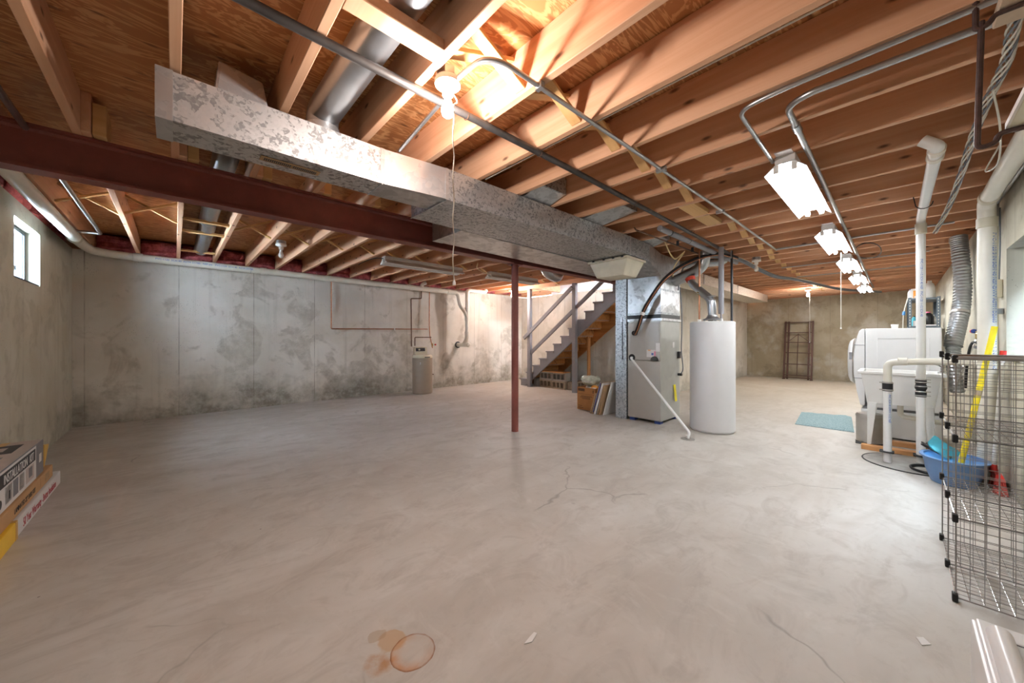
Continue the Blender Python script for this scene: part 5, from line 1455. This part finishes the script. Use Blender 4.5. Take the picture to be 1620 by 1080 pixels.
MB().tube([(4.58, -0.317, 0.0145), (4.591, -0.335, 0.12)], [0.03, 0.02], 14).build('socket', 'yellow_pole', ym, True)
MB().tube([(4.6435, -0.4335, 0.745), (4.647, -0.440, 0.785)], 0.0185, 14).build('joint_ring', 'softener_brown', ym, True)
br = thing('broom', 'broom with white pole and red bristles behind the basin', 'broom', (4.78, -0.50, 0.0))
MB().tube([(4.79, -0.525, 0.14), (4.755, -0.565, 1.05)], 0.013, 12).build('pole', 'white_plastic', br, True)
MB().tube([(4.79, -0.525, 0.125), (4.788, -0.528, 0.19)], [0.022, 0.016], 12).build('collar', 'red_plastic', br, True)
MB().tube([(4.755, -0.564, 1.04), (4.753, -0.567, 1.10)], 0.017, 12).build('hanging_cap', 'red_plastic', br, True)
MB().hexa([(4.60, -0.565, 0.10), (4.98, -0.565, 0.10), (4.98, -0.512, 0.10), (4.60, -0.512, 0.10), (4.66, -0.555, 0.14), (4.92, -0.555, 0.14), (4.92, -0.52, 0.14), (4.66, -0.52, 0.14)]).build('head', 'red_plastic', br, bevel=0.006)
w = MB()
rnd = random.Random(2)
for i in range(220):
    x = 4.61 + 0.36 * rnd.random(); y = -0.56 + 0.045 * rnd.random()
    w.tube([(x, y, 0.105), (x + (x - 4.79) * 0.25 + 0.02 * (rnd.random() - 0.5), y + 0.04 * (rnd.random() - 0.6), 0.004)], [0.004, 0.003], 4)
o = w.build('bristles', 'red_bristle', br); o['kind'] = 'stuff'

# ---------------------------------------------------------------- right wall services
pv = thing('wall_drain_pipe', 'thick white PVC pipe along the right wall turning down by the recess', 'pipe', (4.85, -0.5, 0.5))
MB().tube(fillet([(2.6, -0.485, 2.315), (4.70, -0.49, 2.30), (4.84, -0.495, 2.295), (4.86, -0.50, 2.15), (4.86, -0.50, 0.0)], 0.07, 7), 0.050, 20).build('pipe', 'pvc', pv, True)
MB().lathe((4.86, -0.50, 2.10), [(0.051, 0), (0.057, 0.004), (0.057, 0.08), (0.051, 0.084)], 20).build('coupling', 'pvc_cream', pv, True)
MB().lathe((4.60, -0.49, 2.301), [(0.051, 0), (0.058, 0.004), (0.058, 0.08), (0.051, 0.084)], 20, 'X').build('coupling', 'pvc_cream', pv, True)
text('pipe_print', 'PVC-1120 3 IN SCH 40 NSF-DWV ASTM D2665   PVC-1120 3 IN SCH 40', 0.04, 'ink_blue', pv, (4.815, -0.524, 2.05), (0, 0, -1), (0.7, -0.7, 0), 0.9)
for k, y in enumerate((-0.56, -0.575)):
    pipe_thing('wall_conduit', 'grey conduit along the right wall above the recess, %s one' % ('upper', 'lower')[k], [(2.6, y + 0.02 * k, 2.37 - 0.055 * k), (4.95 + 0.1 * k, y + 0.02 * k, 2.365 - 0.055 * k), (5.0 + 0.1 * k, y, 2.20 - 0.05 * k)], 0.014, 'emt', 0.04, 'conduit')
cp2 = thing('wall_copper_pipes', 'pair of copper water pipes on the right wall behind the dryer vent', 'pipe', (5.8, -0.55, 1.3))
for x in (5.72, 5.83):
    MB().tube([(x, -0.56, 2.30), (x, -0.56, 1.28)], 0.015, 10).build('pipe', 'copper', cp2, True)
MB().box(5.70, 5.85, -0.585, -0.54, 2.20, 2.34).build('bracket', 'iron_black', cp2)
MB().tube([(5.95, -0.55, 1.26), (5.6, -0.55, 1.26)], 0.013, 10).build('manifold', 'brass', cp2, True)
for x, m_ in ((6.0, 'red_plastic'), (5.93, 'blue_trim')):
    MB().lathe((x, -0.53, 1.27), [(0.02, 0), (0.022, 0.01), (0.02, 0.018)], 12, 'X').build('valve_handle', m_, cp2, True)
MB().lathe((5.75, -0.55, 1.14), [(0.02, 0), (0.02, 0.05), (0.03, 0.06), (0.03, 0.10), (0.013, 0.12)], 12).build('hose_bib', 'brass', cp2, True)
MB().box(5.30, 5.36, -0.599, -0.54, 1.02, 1.20).build('outlet_box', 'galv_pipe', cp2, bevel=0.003)
MB().tube(spline([(5.4, -0.55, 1.10), (5.5, -0.5, 1.16), (5.6, -0.48, 1.12), (5.72, -0.47, 0.95), (5.75, -0.46, 0.7)], 5), 0.011, 8).build('black_hose', 'rubber', cp2, True)
MB().tube(spline([(5.9, -0.54, 1.18), (5.85, -0.48, 1.0), (5.8, -0.44, 0.85), (6.0, -0.42, 0.70)], 5), 0.010, 8).build('braided_hose', 'chrome', cp2, True)
MB().box(5.25, 5.60, -0.53, -0.50, 1.10, 1.125).build('dark_bar', 'iron_black', cp2)
dv = thing('dryer_vent', 'ribbed silver flexible dryer vent hose hanging behind the washer', 'vent hose', (6.6, -0.46, 2.3))
pth = spline([(6.75, -0.49, 2.40), (6.72, -0.50, 2.2), (6.68, -0.515, 1.9), (6.62, -0.505, 1.6), (6.48, -0.465, 1.35), (6.36, -0.425, 1.12), (6.30, -0.425, 0.9), (6.32, -0.45, 0.6)], 16)
rr_ = []
for i in range(len(pth)):
    z = pth[i].z
    base_r = 0.068 if z > 1.1 else 0.055
    rr_.append(base_r + (0.006 if i % 2 else -0.003))
MB().tube(pth, rr_, 18).build('hose', 'galv_pipe', dv, True)
MB().lathe((6.755, -0.49, 2.33), [(0.072, 0), (0.074, 0.01), (0.074, 0.05), (0.07, 0.06)], 20).build('collar', 'galv_pipe', dv, True)
MB().tube([(6.57, -0.49, 1.50), (6.555, -0.486, 1.47)], 0.077, 20).build('clamp', 'stainless', dv, True)
wb = thing('switch_box', 'small beige electrical box with thin cable on the right wall', 'electrical box', (5.08, -0.58, 1.6))
MB().box(5.03, 5.12, -0.599, -0.565, 1.54, 1.69).build('box', 'softener_cream', wb, bevel=0.003)
MB().tube([(5.08, -0.585, 1.69), (5.075, -0.59, 2.0), (5.09, -0.59, 2.30)], 0.005, 6).build('cable', 'cable_grey', wb)
tag(MB().box(4.98, 5.06, -0.599, -0.545, 1.40, 1.445).build('pipe_clamp', 'galv_pipe', bevel=0.003, origin=(5, -0.59, 1.4)), 'small steel clamp on the right wall below the beige box', 'bracket')
pipe_thing('wall_riser_conduit', 'slim grey conduit running down the right wall beside the PVC pipe', [(5.20, -0.585, 2.38), (5.20, -0.585, 0.6)], 0.011, 'pvc_cream', 0, 'conduit', 8)
wbun = thing('wire_bundle', 'bundle of white twisted wires strung under joists near the right wall', 'cable', (4.0, -0.3, 2.37))
base = [(1.9, -0.30, 2.39), (2.29, -0.30, 2.385), (2.58, -0.315, 2.375), (2.97, -0.307, 2.385), (3.48, -0.302, 2.378), (4.18, -0.314, 2.385), (5.11, -0.313, 2.378), (6.2, -0.285, 2.375)]
for k in range(6):
    n = 60
    sp_ = spline(base, 8)
    ps = [p + Vector((0, 0.016 * cos(i * 0.55 + k * 1.05) , 0.012 * sin(i * 0.55 + k * 1.05))) for i, p in enumerate(sp_)]
    MB().tube(ps, 0.0045, 5).build('wire', 'wire_white' if k % 3 else 'cable_grey', wbun, True)
pipe_thing('loose_wire', 'loose thin white wire drooping below the wire bundle', spline([(2.75, -0.30, 2.34), (3.1, -0.36, 2.28), (3.5, -0.40, 2.22), (3.65, -0.37, 2.23), (3.6, -0.42, 2.36)], 5), 0.004, 'wire_white', 0, 'wire', 6)

# shelving with supplies near the far end of the right wall
sh = thing('shelf_unit', 'grey slotted steel shelf unit behind the washer', 'shelf', (10.85, -0.34, 0))
HX0, HX1, HY0, HY1, HZ = 10.35, 11.30, -0.545, -0.135, 1.975
for x, sx in ((HX0, 1), (HX1, -1)):
    for y, sy in ((HY0, 1), (HY1, -1)):
        up_ = MB().box(x, x + sx * 0.004, y, y + sy * 0.05, 0, HZ).box(x, x + sx * 0.05, y, y + sy * 0.004, 0, HZ).build('upright', 'shelf_grey', sh)
        if sx > 0:
            w = MB()
            for q in range(34):
                w.box(x - 0.0015, x - 0.0002, y + sy * 0.022, y + sy * 0.032, 0.1 + q * 0.055, 0.125 + q * 0.055)
            w.build('slots', 'wire_white', up_)
for z in (0.45, 0.95, 1.40, 1.93):
    MB().box(HX0 + 0.005, HX1 - 0.005, HY0 + 0.005, HY1 - 0.005, z, z + 0.03).build('shelf', 'shelf_grey', sh)
def jug(name, label, c, r, h, m, capm, sq=1.0, cat='bottle'):
    t = thing(name, label, cat, c)
    w = MB().lathe((0, 0, 0), [(r * 0.92, 0.0), (r, 0.01), (r, h * 0.62), (r * 0.75, h * 0.80), (r * 0.38, h * 0.90), (r * 0.34, h * 0.93)], 18)
    w.v = [(c[0] + x * sq, c[1] + y, c[2] + z) for x, y, z in w.v]
    w.build('body', m, t, True)
    MB().lathe((c[0], c[1], c[2] + h * 0.92), [(r * 0.4, 0), (r * 0.4, h * 0.08)], 12).build('cap', capm, t, True)
    return t
zt = 1.9605
jug('detergent_jug', 'large white jug on the top shelf behind the PVC pipe', (10.50, -0.415, zt), 0.075, 0.33, 'white_plastic', 'white_plastic')
o = thing('detergent_box', 'orange and white detergent box on the top shelf', 'box', (10.42, -0.20, zt))
MB().box(10.38, 10.46, -0.265, -0.175, zt, zt + 0.185).build('carton', 'box_white', o, bevel=0.002)
MB().box(10.3785, 10.3795, -0.262, -0.205, zt + 0.01, zt + 0.15).build('orange_panel', 'orange_box', o)
MB().box(10.378, 10.3785, -0.258, -0.22, zt + 0.015, zt + 0.045).build('barcode_patch', 'box_white', o)
jug('spray_bottle', 'white and pale blue bottle beside the orange detergent box', (10.62, -0.175, zt), 0.04, 0.2, 'box_white', 'blue_plastic')
z2 = 1.4305
o = thing('paper_roll', 'white paper roll standing on the middle shelf', 'paper roll', (10.42, -0.245, z2))
MB().lathe((10.42, -0.245, z2), [(0.04, 0), (0.04, 0.10), (0.015, 0.10), (0.015, 0.09)], 20).build('roll', 'white_plastic', o, True)
jug('teal_bottle', 'small teal bottle with dark cap on the middle shelf', (10.55, -0.22, z2), 0.035, 0.2, 'cyan_cloth', 'black_plastic')
jug('dark_bottle', 'dark blue bottle at the left of the middle shelf', (10.60, -0.29, z2), 0.035, 0.24, 'ink', 'ink')
jug('black_jug', 'big black jug with pink cap on the middle shelf', (10.48, -0.40, z2), 0.075, 0.27, 'black_plastic', 'pink_cap')
jug('grey_bottle', 'pale grey bottle beside the black jug', (10.75, -0.475, z2), 0.04, 0.22, 'galv_plain', 'white_plastic')
tag(MB().box(10.38, 10.44, -0.53, -0.35, z2, z2 + 0.022).build('white_box', 'box_white', bevel=0.002, origin=(10.4, -0.44, z2)), 'flat white packet at the front of the middle shelf', 'box')
cu_ = thing('white_cup', 'white tub standing on the washer top', 'cup', (6.75, 0.02, 1.3155))
MB().lathe((6.78, 0.025, 1.3155), [(0.028, 0), (0.036, 0.06), (0.033, 0.06), (0.026, 0.006), (0, 0.006)], 18).build('tub', 'white_plastic', cu_, True)
o = thing('blue_brush', 'blue-handled brush standing by the shelf upright', 'brush', (10.3, -0.09, 1.43))
MB().tube(spline([(10.348, -0.134, 1.96), (10.30, -0.10, 1.80), (10.28, -0.085, 1.7), (10.27, -0.075, 1.60), (10.28, -0.07, 1.38)], 4), 0.008, 8).build('cord', 'wire_white', o)
MB().tube([(10.29, -0.085, 1.71), (10.27, -0.078, 1.64)], [0.02, 0.022], 12).build('grip', 'blue_inside', o, True)

# ---------------------------------------------------------------- wire cage
cg = thing('wire_cage', 'stacked wire grid cubes with black corner connectors by the right wall', 'wire shelf', (2.97, -0.37, 0))
P = 0.362
GX = [2.605, 2.967, 3.329]
GY0, GY1 = -0.182, -0.544
GZ = [0.018, 0.018 + P, 0.018 + 2 * P, 0.018 + 3 * P]
n = 9
def grid_panel(o, u, v, edge=0.0031, wire=0.0013, nu=9, nv=9):
    w = MB()
    o = Vector(o); u = Vector(u); v = Vector(v)
    for i in range(nu + 1):
        a = o + u * (i / nu)
        w.tube([a, a + v], edge if i in (0, nu) else wire, 5)
    nrm = u.cross(v).normalized() * 0.002
    for i in range(nv + 1):
        a = o + v * (i / nv) + nrm
        w.tube([a, a + u], edge if i in (0, nv) else wire, 5)
    return w
pv_ = None; ph_ = None
for x in GX:
    for k in range(3):
        grid_panel((x, GY0, GZ[k]), (0, GY1 - GY0, 0), (0, 0, P)).build('grid_panel', 'wire_grey', cg)
for z in GZ:
    for i in range(2):
        grid_panel((GX[i], GY0, z), (P, 0, 0), (0, GY1 - GY0, 0), wire=0.0014).build('shelf_panel', 'chrome', cg)
for x in GX:
    for z in GZ:
        for y, s in ((GY0, 1), (GY1, -1)):
            MB().box(x - 0.017, x + 0.017, y - 0.006 if s > 0 else y - 0.012, y + 0.012 if s > 0 else y + 0.006, z - 0.018, z + 0.018).build('connector', 'black_plastic', cg, bevel=0.003)
MB().tube([(GX[0] - 0.01, GY0, GZ[3] + 0.004), (GX[0] - 0.01, GY1, GZ[3] + 0.004)], 0.008, 8).build('top_rod', 'wire_grey', cg, True)

# ---------------------------------------------------------------- white appliance at the lower right
ap = thing('white_appliance', 'white metal appliance with rounded bar handle at the lower right corner', 'appliance', (1.4, -0.33, 0))
AZ = 0.36
MB().box(0.95, 1.745, -0.56, -0.150, 0.012, AZ).build('body', 'white_enamel', ap, bevel=0.006)
MB().box(0.96, 1.735, -0.555, -0.158, AZ + 0.0005, AZ + 0.012).build('top_panel', 'white_enamel', ap, bevel=0.005)
MB().box(1.655, 1.660, -0.55, -0.19, AZ + 0.0122, AZ + 0.0135).build('groove', 'box_grey', ap)
MB().tube([(1.66, -0.192, AZ + 0.022), (1.36, -0.192, AZ + 0.022)], 0.024, 20).build('handle', 'white_enamel', ap, True)
MB().tube([(1.361, -0.192, AZ + 0.022), (1.352, -0.192, AZ + 0.022)], [0.0242, 0.020], 20).build('handle_cap', 'chrome', ap, True)
for x, y in ((1.58, -0.235), (1.50, -0.24)):
    MB().lathe((x, y, AZ + 0.012), [(0.004, 0), (0.004, 0.002)], 8).build('screw', 'box_dark', ap)
for x in (0.99, 1.70):
    for y in (-0.53, -0.18):
        MB().lathe((x, y, 0), [(0.015, 0), (0.015, 0.0125)], 8).build('foot', 'rubber', ap)

# ---------------------------------------------------------------- hanging rods with boards, upper right
hr = thing('rod_hangers', 'rusty brown rods bent into hooks hanging below the joists at upper right', 'hanger', (2.1, -0.25, 1.88))
def rod(pts, name='rod'): MB().tube(fillet(pts, 0.03, 6), 0.0085, 9).build(name, 'rust_rod', hr, True)
HX = 2.105
rod([(HX, -0.205, 2.33), (HX, -0.195, 1.878), (HX, -0.236, 1.885), (HX, -0.242, 1.915), (HX, -0.585, 1.915)])
rod([(HX, -0.192, 2.62), (HX, -0.192, 2.305), (HX, -0.222, 2.31), (HX, -0.232, 2.335), (HX, -0.585, 2.335)])
rod([(1.15, -0.197, 2.40), (1.15, -0.195, 1.878), (1.15, -0.236, 1.885), (1.15, -0.242, 1.915), (1.15, -0.585, 1.915)])
o = thing('stored_board', 'pale board with white edge resting on the lower hanger rods', 'board', (1.5, -0.4, 1.925))
MB().box(0.6, 2.11, -0.55, -0.262, 1.9245, 1.942).build('panel', 'softener_cream', o, bevel=0.002)
MB().box(0.6, 2.108, -0.2615, -0.255, 1.9245, 1.944).build('edge_strip', 'plaster_edge', o)
tag(MB().box(1.2, 2.22, -0.50, -0.240, 2.3445, 2.385).build('stored_plank', 'dust_plank', bevel=0.003, origin=(1.7, -0.4, 2.345)), 'dusty thick plank resting on the upper hanger rod', 'board')

# ---------------------------------------------------------------- boxes by the left wall
wbx = thing('flooring_box', 'long flat white box with yellow wrapped end on the floor by the left wall', 'box', (-0.85, 3.9, 0))
BX0, BX1 = -0.985, -0.69
MB().box(BX0, BX1, 3.575, 4.74, 0.0, 0.105).build('carton', 'box_white', wbx, bevel=0.008)
MB().box(BX0 - 0.003, BX1 + 0.004, 2.75, 3.574, 0.0, 0.110).build('yellow_sleeve', 'yellow_wrap', wbx, bevel=0.006)
MB().box(BX0 - 0.002, BX1 + 0.005, 3.56, 3.60, 0.0005, 0.111).build('tape_band', 'tape', wbx)
text('warranty_print', '50 Year Warranty - Better Insulation', 0.078, 'ink_red', wbx, (BX1 + 0.0006, 3.73, 0.022), (0, 1, 0), (0, 0, 1), 0.72)
text('sleeve_print', 'Contents and Care', 0.04, 'ink_brown', wbx, (BX1 + 0.0046, 3.02, 0.02), (0, 1, 0), (0, 0, 1), 0.8)
kb = thing('kraft_box', 'long plain kraft box stacked on the white flooring box', 'box', (-0.85, 3.7, 0.112))
MB().box(BX0, BX1 - 0.012, 2.8, 4.56, 0.112, 0.205).build('carton', 'kraft', kb, bevel=0.006)
text('kraft_print', 'LAMINATED 22" SHELF KIT', 0.045, 'ink', kb, (BX1 - 0.0115, 3.62, 0.14), (0, 1, 0), (0, 0, 1), 0.85)
MB().box(BX1 - 0.0121, BX1 - 0.0112, 4.33, 4.45, 0.135, 0.185).build('print_patch', 'fibreboard', kb)
MB().box(BX1 - 0.0121, BX1 - 0.0112, 4.20, 4.205, 0.125, 0.19).build('print_line', 'fibreboard', kb)
ik = thing('installation_kit_box', 'grey and white installation kit carton on top of the kraft box', 'box', (-0.85, 3.9, 0.206))
KX, KY0, KY1, KZ0, KZ1 = -0.715, 3.36, 4.36, 0.2055, 0.445
MB().box(-0.985, KX, KY0, KY1, KZ0, KZ1).build('carton', 'box_grey', ik, bevel=0.004)
fpan = MB().box(KX, KX + 0.001, KY0 + 0.01, KY1 - 0.20, KZ0 + 0.004, KZ1 - 0.006).build('side_print', 'box_white', ik)
MB().box(KX + 0.0012, KX + 0.002, KY0 + 0.015, KY1 - 0.225, 0.345, 0.425).build('title_band', 'box_dark', fpan)
text('title_print', 'INSTALLATION', 0.078, 'white_plastic', ik, (KX + 0.0024, KY0 + 0.13, 0.357), (0, 1, 0), (0, 0, 1), 0.86)
text('title_print', 'KIT', 0.078, 'white_plastic', ik, (KX + 0.0024, KY0 + 0.635, 0.357), (0, 1, 0), (0, 0, 1), 0.86)
rnd = random.Random(11)
for i, (a, b_, m_) in enumerate(((0.16, 0.28, 'galv_plain'), (0.30, 0.40, 'box_grey'), (0.42, 0.52, 'galv_plain'), (0.56, 0.74, 'box_pale'))):
    MB().box(KX + 0.0012, KX + 0.0018, KY0 + a, KY0 + b_, 0.235, 0.335).build('product_picture', m_, fpan)
MB().box(KX + 0.002, KX + 0.0026, KY0 + 0.22, KY0 + 0.245, 0.25, 0.30).build('product_mark', 'box_dark', fpan)
MB().box(KX + 0.002, KX + 0.0026, KY0 + 0.62, KY0 + 0.70, 0.26, 0.325).build('product_mark', 'box_grey', fpan)
MB().lathe((KX + 0.0012, KY0 + 0.075, 0.262), [(0.026, 0), (0.026, 0.001)], 20, 'X').build('round_mark', 'box_dark', fpan)
MB().box(KX + 0.0002, KX + 0.001, KY1 - 0.12, KY1 - 0.06, 0.30, 0.36).build('corner_label', 'box_white', ik)
tp = MB().box(-0.98, KX - 0.004, KY0 + 0.005, KY1 - 0.005, KZ1 + 0.0002, KZ1 + 0.001).build('top_print', 'box_pale', ik)
MB().box(-0.97, -0.78, KY1 - 0.40, KY1 - 0.12, KZ1 + 0.0012, KZ1 + 0.0018).build('top_band', 'box_dark', tp)
MB().box(-0.93, -0.83, KY1 - 0.32, KY1 - 0.20, KZ1 + 0.002, KZ1 + 0.0026).build('top_mark', 'box_pale', tp)
for q in range(3):
    MB().box(-0.93, -0.79, KY0 + 0.16 + 0.14 * q, KY0 + 0.22 + 0.14 * q, KZ1 + 0.0012, KZ1 + 0.0018).build('top_picture', 'box_grey', tp)
MB().box(-0.90, -0.86, KY1 - 0.12, KY1 + 0.002, KZ1 + 0.0012, KZ1 + 0.002).build('tape', 'tape', ik)
MB().hexa([(KX - 0.03, KY1 + 0.001, 0.24), (KX + 0.004, KY1 + 0.001, 0.24), (KX + 0.004, KY1 + 0.006, 0.24), (KX - 0.03, KY1 + 0.006, 0.24), (KX - 0.03, KY1 + 0.001, 0.40), (KX + 0.004, KY1 + 0.001, 0.40), (KX + 0.02, KY1 + 0.03, 0.40), (KX - 0.03, KY1 + 0.03, 0.40)]).build('tape_flap', 'tape', ik)
# small litter on the floor
tag(MB().prism([(1.0, 1.0), (1.03, 0.985), (1.075, 1.0), (1.07, 1.012), (1.04, 1.008)], 'Z', 0.0005, 0.003).build('paper_scrap', 'box_white'), 'small white paper scrap lying on the floor', 'scrap')
tag(MB().prism([(2.13, -0.065), (2.16, -0.09), (2.19, -0.07), (2.17, -0.05)], 'Z', 0.0005, 0.003).build('paint_flake', 'box_white'), 'tiny white flake on the floor beside the wire cage', 'scrap')
